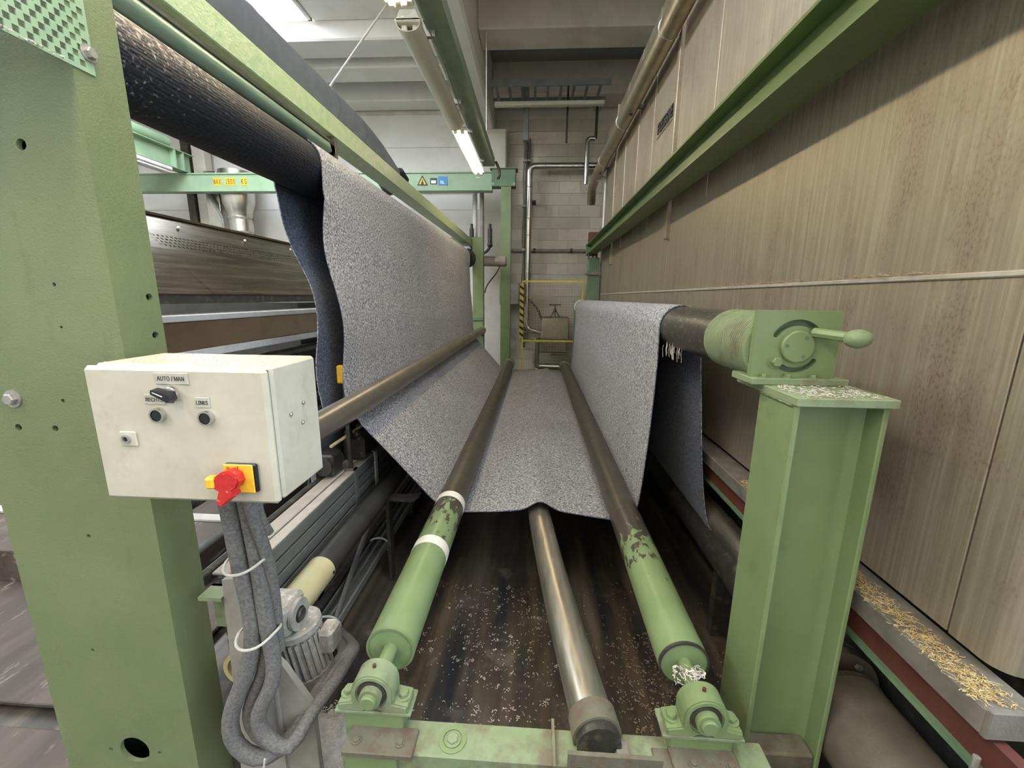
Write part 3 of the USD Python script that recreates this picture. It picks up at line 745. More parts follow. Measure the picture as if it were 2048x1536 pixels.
# ledge, rail and pipe below the stainless wall
t = Thing('steel_ledge', 'dusty steel channel ledge below stainless wall, littered with straw', 'ledge', size=0.91)
t.part('channel', box(1.0, 1.12, 0.81, 7.0, -0.94, -0.872, 0.004), 'ledge_steel')
t.part('end_plate', box(1.005, 1.6, 0.80, 0.815, -0.945, -0.872, 0.003), 'ledge_steel')
r2 = np.random.RandomState(3)
pts = [(r2.uniform(1.004, 1.07), 0.83 + 1.15 * r2.rand() ** 1.5, -0.870) for _ in range(520)]
t.part('straw_litter', tufts(pts, 4, 0.018, 5, 0.0008), 'straw', kind='stuff')
t.done()
t = Thing('floor_rail', 'red painted steel rail with a cross clamp under the ledge', 'rail', size=0.91)
t.part('rail_web', box(1.03, 1.06, 0.5, 7.0, -1.03, -0.955), 'rust_red')
t.part('rail_foot', box(1.015, 1.10, 0.5, 7.0, -1.045, -1.03), 'green_dark')
t.part('clamp_rod', [cyl((1.0, 0.80, -1.10), (1.0, 0.80, -0.99), 0.007, 8), cyl((0.95, 0.80, -1.05), (1.08, 0.80, -1.05), 0.007, 8)], 'bolt_steel')
t.done()
single('support_beam', box(1.16, 1.24, 0.3, 6.8, FL, -0.86), 'dark_steel', 'dark steel support beam low under the stainless machine', 'beam')
t = Thing('floor_pipe', 'fat dusty flanged pipe on the floor beside right stand', 'pipe')
t.part('pipe_run', cyl((1.0, 0.3, -1.27), (1.0, 1.16, -1.27), 0.128, 36, 0.008), 'pipe_dusty')
t.part('end_rim', pipe((1.0, 1.145, -1.27), (1.0, 1.163, -1.27), 0.10, 0.131, 36), 'pipe_tan')
t.part('pipe_neck', cyl((1.0, 1.16, -1.27), (1.0, 1.23, -1.27), 0.085, 28), 'pipe_dusty')
for yy in (1.21, 1.245):
    t.part('flange', pipe((1.0, yy, -1.27), (1.0, yy + 0.028, -1.27), 0.07, 0.155, 36), 'pipe_dusty')
for a in np.arange(8) * math.pi / 4 + 0.2:
    t.part('bolt', hexbolt((1.0 + 0.128 * math.cos(a), 1.21, -1.27 + 0.125 * math.sin(a)), (0, -1, 0), 0.012, washer=False), 'bolt_steel')
t.part('pipe_far', cyl((1.0, 1.27, -1.27), (1.0, 2.6, -1.27), 0.10, 28), 'dark_steel')
t.each('saddle', [box(0.93, 1.07, 0.55, 0.60, FL, -1.36), box(0.93, 1.07, 1.9, 1.95, FL, -1.36)], 'dark_steel')
t.done()

# ------------------------------------------------------------------ left main frame
def holed(x0, x1, z0, z1, holes):
    p = sbox(x0, z0, x1, z1)
    for (x, z, r) in holes:
        p = p.difference(Point(x, z).buffer(r, 16))
    return p


K = 0.93
PX0, PX1, PY0, PY1, PT, FK = -1.553, -1.087, 1.035, 1.165, 0.86, FL / 0.93
t = Thing('portal_frame', 'massive olive green steel portal with front post and long overhead beam', 'portal')
front = [(-1.255, 0.350, 0.013), (-1.245, 0.02, 0.005), (-1.25, -0.09, 0.004), (-1.33, -0.371, 0.009), (-1.44, -0.371, 0.010), (-1.30, -0.70, 0.006),
         (-1.300, -1.485, 0.050), (-1.385, -1.49, 0.007), (-1.215, -1.49, 0.007), (-1.37, -1.10, 0.006), (-1.29, -0.29, 0.005)]
post = t.part('post', sc(prism(holed(PX0, PX1, FK, PT, front), 'y', PY0, PY0 + 0.012), K), 'green_post_paint')
side = [(1.135, -0.01, 0.010), (1.135, -0.117, 0.010)]
t.part('side_plate', sc(prism(holed(PY0 + 0.012, PY1, FK, PT, side), 'x', PX1 - 0.012, PX1), K), 'green_post_paint', parent=post)
t.part('side_plate', sc(box(PX0, PX0 + 0.012, PY0 + 0.012, PY1, FK, PT), K), 'green_post_paint', parent=post)
t.part('back_plate', sc(box(PX0 + 0.012, PX1 - 0.012, PY1 - 0.012, PY1, FK, PT), K), 'green_dark', parent=post)
t.part('foot_plate', box(-1.66, -1.557, 1.30, 1.315, FK, -1.25), 'green_paint')
t.part('hex_bolt', sc(hexbolt((-1.435, PY0, -0.288), (0, -1, 0), 0.017, 0.013), K), 'bolt_steel')
b = t.part('overhead_beam', box(-1.18, -1.06, 0.1, 7.02, 0.80, 0.905, 0.004), 'green_hammered')
t.part('post', box(-1.05, -0.875, 6.92, 7.05, FL, 0.93, 0.004), 'green_paint')
t.part('post_flange', box(-1.05, -0.875, 6.90, 6.92, -0.38, -0.33), 'green_dark')
t.part('post', box(-1.53, -1.40, 6.92, 7.05, FL, 0.80, 0.004), 'green_dark')
t.part('cross_tie', box(-1.53, -1.05, 6.95, 7.02, 0.80, 0.93), 'green_dark')
# dust caked on the foot of the side plate
t.done()

t = Thing('roller_rod', 'slim green rod slung under the overhead beam', 'rod')
t.part('rod', cyl((-1.09, 0.2, 0.735), (-1.09, 2.26, 0.735), 0.032, 24, 0.006), 'green_rod')
t.part('rod_strip', box(-1.096, -1.062, 0.2, 2.26, 0.762, 0.772), 'chrome')
t.part('end_bolt', [cyl((-1.09, 2.26, 0.735), (-1.09, 2.31, 0.735), 0.014, 12), hexbolt((-1.09, 2.30, 0.735), (0, 1, 0), 0.022)], 'bolt_steel')
t.part('end_bracket', box(-1.12, -1.06, 2.30, 2.33, 0.70, 0.80), 'dark_steel')
t.done()

# perforated guard at the top left
def perforated(u0, u1, v0, v1, pitch, hole, margin):
    p = sbox(u0, v0, u1, v1)
    hs = []
    k = 0
    v = v0 + margin
    while v + hole < v1 - margin * 0.5:
        u = u0 + margin + (pitch / 2 if k % 2 else 0)
        while u + hole < u1 - margin * 0.5:
            hs.append(sbox(u, v, u + hole, v + hole))
            u += pitch
        v += pitch / 2 * 1.25
        k += 1
    return p.difference(unary_union(hs))


t = Thing('perforated_guard', 'grey green perforated sheet guard bolted to top of front post', 'guard', size=K)
gz0, gz1, gy0 = 0.515, 1.05, 0.80
t.part('side_sheet', prism(perforated(gy0 + 0.008, 1.085, gz0, gz1, 0.026, 0.013, 0.010), 'x', PX1, PX1 + 0.003), 'green_cool', smooth=False)
t.part('front_sheet', prism(perforated(-1.62, PX1, gz0, gz1, 0.026, 0.013, 0.010), 'y', gy0, gy0 + 0.003), 'green_cool', smooth=False)
t.part('fold_edge', cyl((PX1, gy0 + 0.004, gz0), (PX1, gy0 + 0.004, gz1), 0.006, 10), 'green_cool')
t.part('bolt', hexbolt((PX1 + 0.003, 1.075, 0.56), (1, 0, 0), 0.013, 0.012), 'bolt_steel')
t.part('lint', tufts([(PX1 + 0.004, gy0 + 0.02 + 0.2 * r2.rand(), gz0 + 0.003) for _ in range(40)], 2, 0.010, 9), 'fluff', kind='stuff')
t.done()

# ------------------------------------------------------------------ control box
BX0, BX1, BY0, BY1, BZ0, BZ1 = -0.978, -0.568, 0.83, 1.033, -0.463, -0.154
t = Thing('control_box', 'cream steel control box with switches fixed to front post', 'control box', size=K)
t.part('case', box(BX0 + 0.004, BX1, BY0 + 0.024, BY1, BZ0 + 0.002, BZ1 + 0.002, 0.006), 'cream_box')
t.part('gasket', box(BX0 + 0.012, BX1 - 0.008, BY0 + 0.016, BY0 + 0.026, BZ0 + 0.008, BZ1 - 0.006), 'black_plastic')
t.part('door', box(BX0, BX1, BY0, BY0 + 0.020, BZ0, BZ1, 0.008), 'cream_box')


def front_disc(x, z, r, d0, d1, n=28, ch=0.002):
    return cyl((x, BY0 - d1, z), (x, BY0 - d0, z), r, n, ch)


for w, (x0, x1, z0, z1) in (('AUTO / MAN', (-0.812, -0.737, -0.190, -0.165)), ('RECHTS', (-0.843, -0.795, -0.235, -0.213)), ('LINKS', (-0.728, -0.696, -0.240, -0.217))):
    p = t.part('legend_plate', box(x0, x1, BY0 - 0.003, BY0, z0, z1, 0.001), 'grey_label', 'engraved plate reading ' + w)
    t.part('legend_text', text_front(w, (x0 + x1) / 2, BY0 - 0.003, (z0 + z1) / 2, (z1 - z0) * 0.38, 0.0006, False, width=(x1 - x0) * 0.80), 'black_print', parent=p)
sx, sz = -0.776, -0.2105
s = t.part('selector_switch', [front_disc(sx, sz, 0.0165, 0, 0.012)], 'chrome', 'black selector knob in a chrome collar')
blade = trimesh.convex.convex_hull(np.array([(dx_, BY0 - y, dz_) for y, k in ((0.012, 1.0), (0.030, 0.6)) for dx_, dz_ in ((-0.024, -0.008 * k), (-0.026, 0.006 * k), (0.012, 0.014 * k), (0.020, 0.0), (0.014, -0.014 * k))]))
ca, sa = math.cos(math.radians(-22)), math.sin(math.radians(-22))
bv = np.array(blade.vertices)
blade = trimesh.Trimesh(np.c_[ca * bv[:, 0] - sa * bv[:, 2] + sx, bv[:, 1], sa * bv[:, 0] + ca * bv[:, 2] + sz], blade.faces, process=False)
t.part('knob', blade, 'black_plastic', parent=s, smooth=False)
t.part('pointer_line', cyl((sx - 0.019, BY0 - 0.0295, sz + 0.0085), (sx + 0.002, BY0 - 0.0305, sz + 0.0), 0.0011, 8), 'pointer_white', parent=s)
for bx, bz in ((-0.815, -0.2585), (-0.706, -0.262)):
    s = t.part('push_button', pipe((bx, BY0 - 0.010, bz), (bx, BY0, bz), 0.0125, 0.0165, 28), 'chrome', 'black push button with a chrome ring')
    t.part('button_cap', front_disc(bx, bz, 0.0128, 0, 0.0085), 'black_plastic', parent=s)
lx, lz = -0.895, -0.315
s = t.part('door_lock', box(lx - 0.018, lx + 0.020, BY0 - 0.005, BY0, lz - 0.017, lz + 0.017, 0.002), 'cream_box')
t.part('lock_ring', pipe((lx - 0.002, BY0 - 0.009, lz), (lx - 0.002, BY0 - 0.004, lz), 0.006, 0.010, 20), 'bolt_steel', parent=s)
t.part('keyhole', front_disc(lx - 0.002, lz, 0.0062, 0.003, 0.006, 16), 'black_plastic', parent=s)
ix, iz = -0.641, -0.396
s = t.part('main_isolator', box(ix - 0.036, ix + 0.036, BY0 - 0.010, BY0, iz - 0.033, iz + 0.033, 0.003), 'black_plastic', 'yellow and red rotary main switch')
t.part('isolator_face', box(ix - 0.036, ix + 0.031, BY0 - 0.014, BY0 - 0.010, iz - 0.033, iz + 0.033, 0.002), 'yellow_plastic', parent=s)
t.part('isolator_marks', [text_front('0', ix - 0.024, BY0 - 0.014, iz + 0.023, 0.008, 0.0005), text_front('I', ix - 0.002, BY0 - 0.014, iz + 0.024, 0.009, 0.0005)], 'black_print', parent=s)
hp = Polygon([(-0.034, 0.008), (-0.012, 0.024), (0.004, 0.028), (0.018, 0.020), (0.022, 0.006), (0.016, -0.006), (0.006, -0.012), (0.008, -0.026), (-0.022, -0.050), (-0.030, -0.044), (-0.020, -0.016), (-0.036, -0.006)]).buffer(0.003)
hp = [(x + ix - 0.012, z + iz - 0.004) for x, z in hp.exterior.coords]
t.part('isolator_handle', [prism(Polygon(hp), 'y', BY0 - 0.034, BY0 - 0.014), prism(Polygon(hp).buffer(-0.003), 'y', BY0 - 0.038, BY0 - 0.034)], 'red_plastic', parent=s)
t.part('padlock_tab', box(ix - 0.060, ix - 0.040, BY0 - 0.042, BY0 - 0.020, iz - 0.014, iz + 0.012, 0.004), 'yellow_plastic', parent=s)
for (yy, zz) in ((0.905, -0.272), (0.960, -0.258), (0.950, -0.305)):
    t.part('side_screw', cyl((BX1, yy, zz), (BX1 + 0.006, yy, zz), 0.005, 12, 0.002), 'bolt_steel')
t.part('dust', tufts([(r2.uniform(BX0 + 0.02, BX1 - 0.02), r2.uniform(BY0 + 0.03, BY1 - 0.02), BZ1 + 0.003) for _ in range(150)], 1, 0.006, 11, 0.0008), 'fluff', kind='stuff')
t.part('mounting_plate', box(-1.09, -0.88, BY1, BY1 + 0.004, -0.44, -0.18), 'green_paint')
t.done()

# cables leaving the box and hanging in a loop
t = Thing('cable_bundle', 'bundle of thick grey dusty cables looping down from control box', 'cables', size=K)


def cab(off, y, r, seed):
    o = np.array(off)
    P = np.array([(-0.800, y, -0.463), (-0.800, y + 0.01, -0.58), (-0.795, y + 0.02, -0.80), (-0.790, y + 0.02, -1.00), (-0.835, y + 0.01, -1.16),
                  (-0.885, y, -1.30), (-0.865, y, -1.40), (-0.800, y + 0.01, -1.44), (-0.735, y + 0.05, -1.41), (-0.70, y + 0.13, -1.36), (-0.71, y + 0.30, -1.40), (-0.80, y + 0.55, -1.56), (-1.0, y + 0.80, -1.72)])
    P[:, 0] += o[0]; P[:, 2] += o[1] * np.r_[0, 0.3, 0.2, 0.1, 0, 0.5, 1, 1, 1, 0.8, 0.6, 0.3, 0.1]
    P[4:8, 0] += o[2]
    return tube(P, r, 16, 60)


t.part('cable', cab((-0.035, 0.0, 0.0), 1.00, 0.024, 1), 'cable_sheath')
t.part('cable', cab((0.012, 0.045, 0.042), 1.005, 0.022, 2), 'cable_sheath')
t.part('cable', cab((-0.012, 0.02, 0.02), 1.03, 0.021, 3), 'cable_sheath')
t.part('cable', tube([(-0.755, 0.98, -0.463), (-0.755, 0.99, -0.58), (-0.752, 1.02, -0.72), (-0.765, 1.05, -0.9), (-0.775, 1.06, -1.08)], 0.016, 14, 30), 'cable_sheath')
t.part('cable', tube([(-0.735, 1.0, -0.463), (-0.745, 1.0, -0.55), (-0.742, 1.03, -0.66)], 0.012, 12, 16), 'cable_sheath')
for zz, cx in ((-0.745, -0.800), (-0.985, -0.795)):
    t.part('tie', tube([(cx - 0.066, 1.01, zz), (cx - 0.03, 0.965, zz - 0.008), (cx + 0.03, 0.97, zz + 0.006), (cx + 0.05, 1.01, zz + 0.016), (cx + 0.03, 1.06, zz), (cx - 0.04, 1.06, zz), (cx - 0.066, 1.01, zz)], 0.004, 8, 40), 'string')
t.part('tie', tube([(-0.80, 0.97, -1.39), (-0.805, 0.965, -1.43), (-0.815, 0.97, -1.475)], 0.003, 8, 12), 'string')
t.done()

# ------------------------------------------------------------------ things on the floor left of the front rollers
t = Thing('steel_trestle', 'dust covered grey steel trestle leg behind the hanging cables', 'trestle')
t.part('leg_plate', prism(Polygon([(-0.93, FL), (-0.65, FL), (-0.657, -1.235), (-0.736, -1.09), (-0.795, -1.03), (-0.776, -0.785), (-0.888, -0.806), (-0.905, -1.30)]), 'y', 1.01, 1.03), 'dusty_grey')
t.part('leg_flange', box(-0.797, -0.776, 0.985, 1.01, -1.03, -0.785, 0.003), 'dusty_grey')
t.part('foot', box(-1.0, -0.60, 0.92, 1.18, FL, FL + 0.02, 0.004), 'dusty_grey')
t.part('seam_rib', box(-0.765, -0.757, 1.0, 1.01, FL + 0.02, -1.10), 'dusty_grey')
t.part('green_clip', [box(-0.96, -0.89, 1.0, 1.06, -0.87, -0.858), box(-0.96, -0.89, 1.05, 1.06, -1.0, -0.858)], 'green_dusty')
t.done()
t = Thing('profile_stack', 'stack of long grey grooved steel strips left of front rollers', 'profile')
xr = -1.0
for k in range(5):
    z1_ = -0.972 - k * 0.064
    t.part('strip', box(xr - 0.10, xr - 0.002 * k, 1.235, 5.6, z1_ - 0.052, z1_, 0.003), 'alu_profile')
t.part('core', box(xr - 0.095, xr - 0.03, 1.24, 5.59, -1.28, -0.975), 'dark_tube')
t.part('top_sheet', box(xr - 0.12, xr - 0.055, 1.235, 5.6, -0.970, -0.958, 0.003), 'dusty_top')
t.part('top_edge', box(xr - 0.05, xr, 1.235, 5.6, -0.970, -0.962, 0.003), 'dusty_top')
for yy, mt in ((2.13, 'alu_profile'), (2.42, 'pale_strip')):
    t.part('clamp_strap', [box(xr - 0.004, xr + 0.006, yy, yy + 0.035, -1.20, -0.95), box(xr - 0.07, xr + 0.006, yy, yy + 0.035, -0.958, -0.95)], mt)
t.part('end_plate', box(xr - 0.015, xr + 0.012, 1.215, 1.232, -1.28, -0.955), 'dusty_grey')
t.each('trestle', [cat([box(xr - 0.20, xr - 0.14, yy, yy + 0.06, FL, -1.31), box(xr - 0.20, xr - 0.02, yy, yy + 0.06, -1.31, -1.285)]) for yy in (1.9, 3.6, 5.2)], 'dark_steel')
t.done()
for (x, z, r, y0, mt, lab) in ((-1.205, -1.03, 0.026, 1.10, 'duct_grey', 'dark grey tube running just left of grooved strips'),
                               (-1.46, -1.10, 0.02, 1.35, 'alu_profile', 'thin grey tube behind the hanging cables')):
    single('long_tube', cyl((x, y0, z), (x, 5.5, z), r, 18, 0.004), mt, lab, 'tube')
t = Thing('slide_rail', 'greasy linear rail with black carriage above grooved strips', 'rail')
t.part('rail', box(-1.155, -1.125, 1.2, 5.5, -0.99, -0.955, 0.003), 'dark_steel')
t.part('carriage', [box(-1.16, -1.06, 2.02, 2.13, -0.95, -0.83, 0.01), cyl((-1.11, 2.0, -0.89), (-1.11, 2.15, -0.89), 0.05, 18)], 'dark_tube')
t.part('carriage_plate', box(-1.155, -1.145, 1.96, 2.0, -0.97, -0.80, 0.003), 'dusty_grey')
t.part('drive_box', box(-1.12, -0.99, 2.25, 2.75, -0.95, -0.80, 0.02), 'dark_steel')
t.part('yellow_lever', cyl((-1.08, 2.05, -0.79), (-0.98, 2.75, -0.74), 0.009, 10), 'cream_tube')
t.part('chain', [ball((-1.06 + 0.03 * math.sin(k * 2.1), 2.22 + k * 0.05, -0.79 + 0.02 * math.cos(k * 1.7)), 0.025, sub=1) for k in range(8)], 'dark_steel')
t.done()
t = Thing('core_tube', 'cream cardboard tube end on a long dark tube', 'tube', size=1.1)
t.part('sleeve', pipe((-0.815, 0.95, -1.045), (-0.815, 1.40, -1.045), 0.042, 0.055, 32), 'cream_tube')
t.part('dark_core', cyl((-0.815, 1.38, -1.045), (-0.815, 4.8, -1.045), 0.052, 28), 'dark_tube')
t.part('rivet', cyl((-0.762, 1.385, -1.045), (-0.757, 1.385, -1.045), 0.006, 10), 'black_print')
t.done()
t = Thing('gear_motor', 'dust caked grey geared motor hanging beside the cables', 'motor', size=1.1)
gx, gy, gz = -0.752, 1.055, -0.940
t.part('gearbox', [box(gx - 0.06, gx + 0.05, gy - 0.055, gy + 0.05, gz - 0.05, gz + 0.05, 0.012), box(gx - 0.065, gx + 0.03, gy - 0.06, gy + 0.05, gz + 0.012, gz + 0.045, 0.006)], 'motor_grey')
t.part('output_flange', pipe((gx + 0.05, gy - 0.005, gz), (gx + 0.062, gy - 0.005, gz), 0.024, 0.046, 28), 'motor_grey')
t.part('output_shaft', cyl((gx + 0.045, gy - 0.005, gz), (gx + 0.07, gy - 0.005, gz), 0.02, 18, 0.003), 'dark_steel')
a0, ad = np.array([gx + 0.035, gy + 0.015, gz - 0.045]), np.array([0.14, 0.06, -1.0]); ad /= np.linalg.norm(ad)
t.part('adapter_flange', cyl(a0, a0 + ad * 0.03, 0.068, 28, 0.006), 'motor_grey')
bd = t.part('motor_body', cyl(a0 + ad * 0.03, a0 + ad * 0.17, 0.056, 28), 'motor_grey')
u_, v_, _ = frame(ad)
for k in range(20):
    a = k * 2 * math.pi / 20
    q = u_ * math.cos(a) + v_ * math.sin(a)
    t.part('fin', tube([a0 + ad * 0.035 + q * 0.060, a0 + ad * 0.165 + q * 0.060], 0.005, 6), 'motor_grey', parent=bd)
t.part('fan_cowl', lathe(a0 + ad * 0.17, a0 + ad * 0.23, [(0, 0), (0, 0.066), (0.045, 0.066), (0.058, 0.05), (0.06, 0)], 28), 'motor_grey')
t.part('terminal_box', box(a0[0] + 0.06, a0[0] + 0.11, a0[1] - 0.01, a0[1] + 0.06, a0[2] - 0.11, a0[2] - 0.03, 0.01), 'motor_grey')
t.part('mount_bracket', box(gx - 0.05, gx + 0.0, gy + 0.05, 1.13, gz - 0.02, gz + 0.02), 'dusty_grey')
t.done()
t = Thing('cable_channel', 'long dark cable channel lying on floor beside the rollers', 'cable channel')
t.part('channel', prism(unary_union([sbox(-1.07, -1.64, -0.96, -1.632), sbox(-1.07, -1.64, -1.06, -1.60), sbox(-0.97, -1.64, -0.96, -1.60), sbox(-1.02, -1.64, -1.012, -1.60)]), 'y', 1.50, 6.0), 'alu_profile')
t.part('second_channel', box(-1.12, -1.075, 1.55, 6.0, -1.64, -1.585, 0.004), 'dark_steel')
t.part('cable', tube([(-0.72, 1.14, -1.33), (-0.80, 1.30, -1.46), (-0.90, 1.5, -1.58), (-0.99, 1.8, -1.615), (-0.992, 4.0, -1.615)], 0.015, 10, 40), 'cable_sheath')
t.each('bearer', [box(-1.13, -0.95, yy, yy + 0.05, FL, -1.64) for yy in (1.6, 3.0, 4.6)], 'dark_steel')
for yy in (1.75, 2.45):
    t.part('string_tie', tube([(-1.075, yy, -1.60), (-1.02, yy + 0.01, -1.582), (-0.955, yy, -1.60), (-0.95, yy - 0.02, -1.65)], 0.006, 8, 14), 'string')
t.done()
single('floor_bracket', [prism(Polygon([(-0.86, -1.17), (-0.70, -1.17), (-0.66, -1.14), (-0.70, -1.155), (-0.86, -1.16)]).buffer(0.004), 'y', 2.2, 2.26), box(-0.86, -0.84, 2.2, 2.26, FL, -1.16)],
       'dark_steel', 'bent dark steel bracket standing between strips and rollers', 'bracket')

# ------------------------------------------------------------------ machine on the far left
t = Thing('drying_machine', 'brown shiny stainless hooded machine behind the left frame', 'machine')
A, B, C = (-1.80, 0.0), (-2.06, 0.245), (-2.32, 0.47)
sl = lambda p, q, y0, y1, th=0.006: prism(Polygon([p, q, (q[0] - th, q[1] - th), (p[0] - th, p[1] - th)]), 'y', y0, y1)
t.part('lower_sheet', sl(A, B, 1.3, 6.9), 'brushed_sheet')
band = ((-2.075, 0.258), (-2.16, 0.332))
t.part('upper_sheet', [sl(B, band[0], 1.3, 6.9), sl(band[1], C, 1.3, 6.9)], 'brushed_sheet')
dxv, dzv = band[1][0] - band[0][0], band[1][1] - band[0][1]
Lb = math.hypot(dxv, dzv)
hs = [Point(y, (k + 0.5) * Lb / 4).buffer(0.008, 4) for i, y in enumerate(np.arange(2.3, 6.2, 0.03)) for k in range(4)]
pb = trimesh.creation.extrude_polygon(sbox(1.3, 0, 6.9, Lb).difference(unary_union(hs)), 0.004, engine='earcut')
pv = np.array(pb.vertices)
t.part('perforated_band', trimesh.Trimesh(np.c_[band[0][0] + dxv / Lb * pv[:, 1] - 0.7 * pv[:, 2], pv[:, 0], band[0][1] + dzv / Lb * pv[:, 1] - 0.7 * pv[:, 2]], pb.faces, process=False), 'brushed_sheet', smooth=False)
t.part('vent_back', sl((band[0][0] - 0.006, band[0][1] - 0.006), (band[1][0] - 0.006, band[1][1] - 0.006), 1.3, 6.9, 0.004), 'sign_white')
t.part('top_lip', box(-2.36, -2.30, 1.3, 6.9, 0.46, 0.475), 'brushed_sheet')
for yy in (2.28, 4.0, 5.7):
    t.part('seam_batten', [sl((A[0] + 0.008, A[1]), (C[0] + 0.008, C[1]), yy, yy + 0.05)], 'brushed_sheet')
for yy in (2.34, 2.6, 3.2, 3.8, 4.4):
    t.part('screw', ball((-2.225, yy, 0.40), 0.010, sub=1), 'pale_strip')
t.part('end_sheet', prism(Polygon([A, C, (-3.2, 0.47), (-3.2, 0.0)]), 'y', 6.85, 6.9), 'brushed_sheet')
t.part('gap_sill', box(-1.86, -1.81, 1.3, 6.9, -0.05, -0.002), 'dark_steel')
t.part('shelf', box(-1.84, -1.655, 1.3, 6.9, -0.115, -0.10), 'dusty_steel')
t.part('trim_top', box(-1.66, -1.635, 1.3, 6.9, -0.128, -0.098, 0.004), 'pale_strip')
t.part('girder', box(-1.80, -1.64, 1.3, 6.9, -0.265, -0.128, 0.004), 'brown_steel')
t.part('trim_bottom', box(-1.66, -1.63, 1.3, 6.9, -0.305, -0.265, 0.004), 'pale_strip')
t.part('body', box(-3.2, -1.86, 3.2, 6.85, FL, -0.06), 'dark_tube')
for k in range(6):
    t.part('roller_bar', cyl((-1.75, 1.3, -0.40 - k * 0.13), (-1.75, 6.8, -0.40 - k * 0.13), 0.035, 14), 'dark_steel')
t.done()
t = Thing('edge_sensor', 'small yellow edge sensor between the two hanging carpet sheets', 'sensor')
t.part('sensor_body', box(-1.062, -1.010, 2.13, 2.17, -0.465, -0.365, 0.008), 'yellow_plastic')
t.part('sensor_slot', box(-1.004, -1.001, 2.125, 2.14, -0.44, -0.41), 'black_print')
t.part('holder', box(-1.035, -1.015, 2.14, 2.155, -0.95, -0.46), 'dark_steel')
t.done()
t = Thing('exhaust_stack', 'shiny round sheet metal exhaust stack behind the hood', 'duct')
ex, ey = -5.60, 8.0
t.part('stack_pipe', cyl((ex, ey, 0.2), (ex, ey, 1.42), 0.205, 36), 'pipe_zinc')
t.part('stack_cone', lathe((ex, ey, 1.42), (ex, ey, 2.2), [(0, 0.205), (0.1, 0.22), (0.25, 0.27), (0.45, 0.28), (0.78, 0.28), (0.78, 0.0)], 36), 'pipe_zinc')
for zz in (1.37, 1.12):
    t.part('joint_band', pipe((ex, ey, zz), (ex, ey, zz + 0.035), 0.203, 0.213, 36), 'dusty_steel')
t.part('flue_box', box(-6.15, -5.90, 7.9, 8.2, 0.1, 2.2, 0.01), 'pipe_zinc')
t.part('strut', [cyl((-6.12, 7.85, 1.95), (-5.84, 7.85, 1.38), 0.025, 10), cyl((-5.84, 7.85, 1.38), (-5.84, 7.85, 0.2), 0.025, 10)], 'tray_grey')
t.part('flue_foot', box(-6.3, -5.2, 7.8, 8.25, 0.0, 0.2), 'dusty_steel')
t.each('support_leg', [box(-6.28, -6.2, 7.9, 8.0, FL, 0.0), box(-5.3, -5.22, 7.9, 8.0, FL, 0.0)], 'dusty_steel')
t.done()
single('concrete_pillar', box(-6.64, -6.40, 8.3, 8.5, FL, 3.38, 0.01), 'concrete', 'pale concrete pillar seen left of the exhaust stack', 'pillar')
single('dark_pillar', box(-6.80, -6.66, 8.25, 8.42, FL, 3.38), 'dark_steel', 'slim dark steel pillar seen over the hood', 'pillar')
t = Thing('floor_platform', 'worn brown sheet metal platform on floor left of front post', 'platform')
t.part('deck_plate', box(-3.6, -1.58, 1.29, 3.0, FL + 0.03, FL + 0.05, 0.004), 'platform_sheet')
t.part('deck_plate', box(-3.4, -1.58, 0.2, 1.20, FL + 0.03, FL + 0.05, 0.004), 'platform_sheet')
t.part('step_sheet', box(-4.5, -1.9, 1.97, 3.1, FL + 0.05, FL + 0.25, 0.004), 'platform_sheet')
t.part('step_nosing', box(-4.5, -1.9, 2.35, 2.42, FL + 0.25, FL + 0.27, 0.004), 'dusty_top')
t.each('bearer', [box(-3.35, -1.6, yy, yy + 0.06, FL, FL + 0.03) for yy in (0.3, 1.1, 1.4, 2.0, 2.8)], 'dark_tube')
t.done()

# ------------------------------------------------------------------ rollers and their frame
LX, LZ, RX, RZ, RR = -0.427, -1.065, 0.467, -1.077, 0.075
t = Thing('guide_roller', 'left of two front rollers, green end with two white tape bands', 'roller', 'front guide rollers')
t.part('roller_body', cyl((LX, 1.98, LZ), (LX, 6.80, LZ), RR - 0.001, 40), 'roller_brown')
e = t.part('painted_end', cyl((LX, 1.07, LZ), (LX, 2.0, LZ), RR, 44, 0.002), 'worn_green_left', 'chipped green painted end')
t.part('end_rim', pipe((LX, 1.066, LZ), (LX, 1.075, LZ), 0.069, 0.0755, 44), 'green_paint', parent=e)
for yy in (1.525, 1.935):
    t.part('tape_band', pipe((LX, yy, LZ), (LX, yy + 0.055, LZ), RR - 0.001, RR + 0.0015, 44), 'white_tape', 'white tape band')
t.part('shaft', cyl((LX, 0.888, LZ), (LX, 1.08, LZ), 0.021, 24, 0.003), 'green_paint')
t.part('far_collar', cyl((LX, 6.62, LZ), (LX, 6.78, LZ), RR + 0.012, 36, 0.004), 'green_dusty')
t.part('far_shaft', cyl((LX, 6.80, LZ), (LX, 7.0, LZ), 0.022, 16), 'dark_steel')
t.done()
t = Thing('guide_roller', 'right of two front rollers, green end chipped, lint round shaft', 'roller', 'front guide rollers')
t.part('roller_body', cyl((RX, 1.9, RZ), (RX, 6.72, RZ), RR - 0.001, 40), 'roller_brown')
e = t.part('painted_end', cyl((RX, 1.09, RZ), (RX, 1.92, RZ), RR, 44, 0.002), 'worn_green_right', 'chipped green painted end')
t.part('end_rim', pipe((RX, 1.086, RZ), (RX, 1.095, RZ), 0.069, 0.0755, 44), 'dark_steel', parent=e)
t.part('shaft', cyl((RX, 0.892, RZ), (RX, 1.10, RZ), 0.021, 24, 0.003), 'green_paint')
t.part('shaft_lint', tufts([(RX + 0.03 * math.cos(a), 1.03 + 0.015 * math.sin(3 * a), RZ + 0.03 * math.sin(a)) for a in np.linspace(0.2, 3.3, 24)], 4, 0.018, 17, 0.0012), 'fluff', kind='stuff')
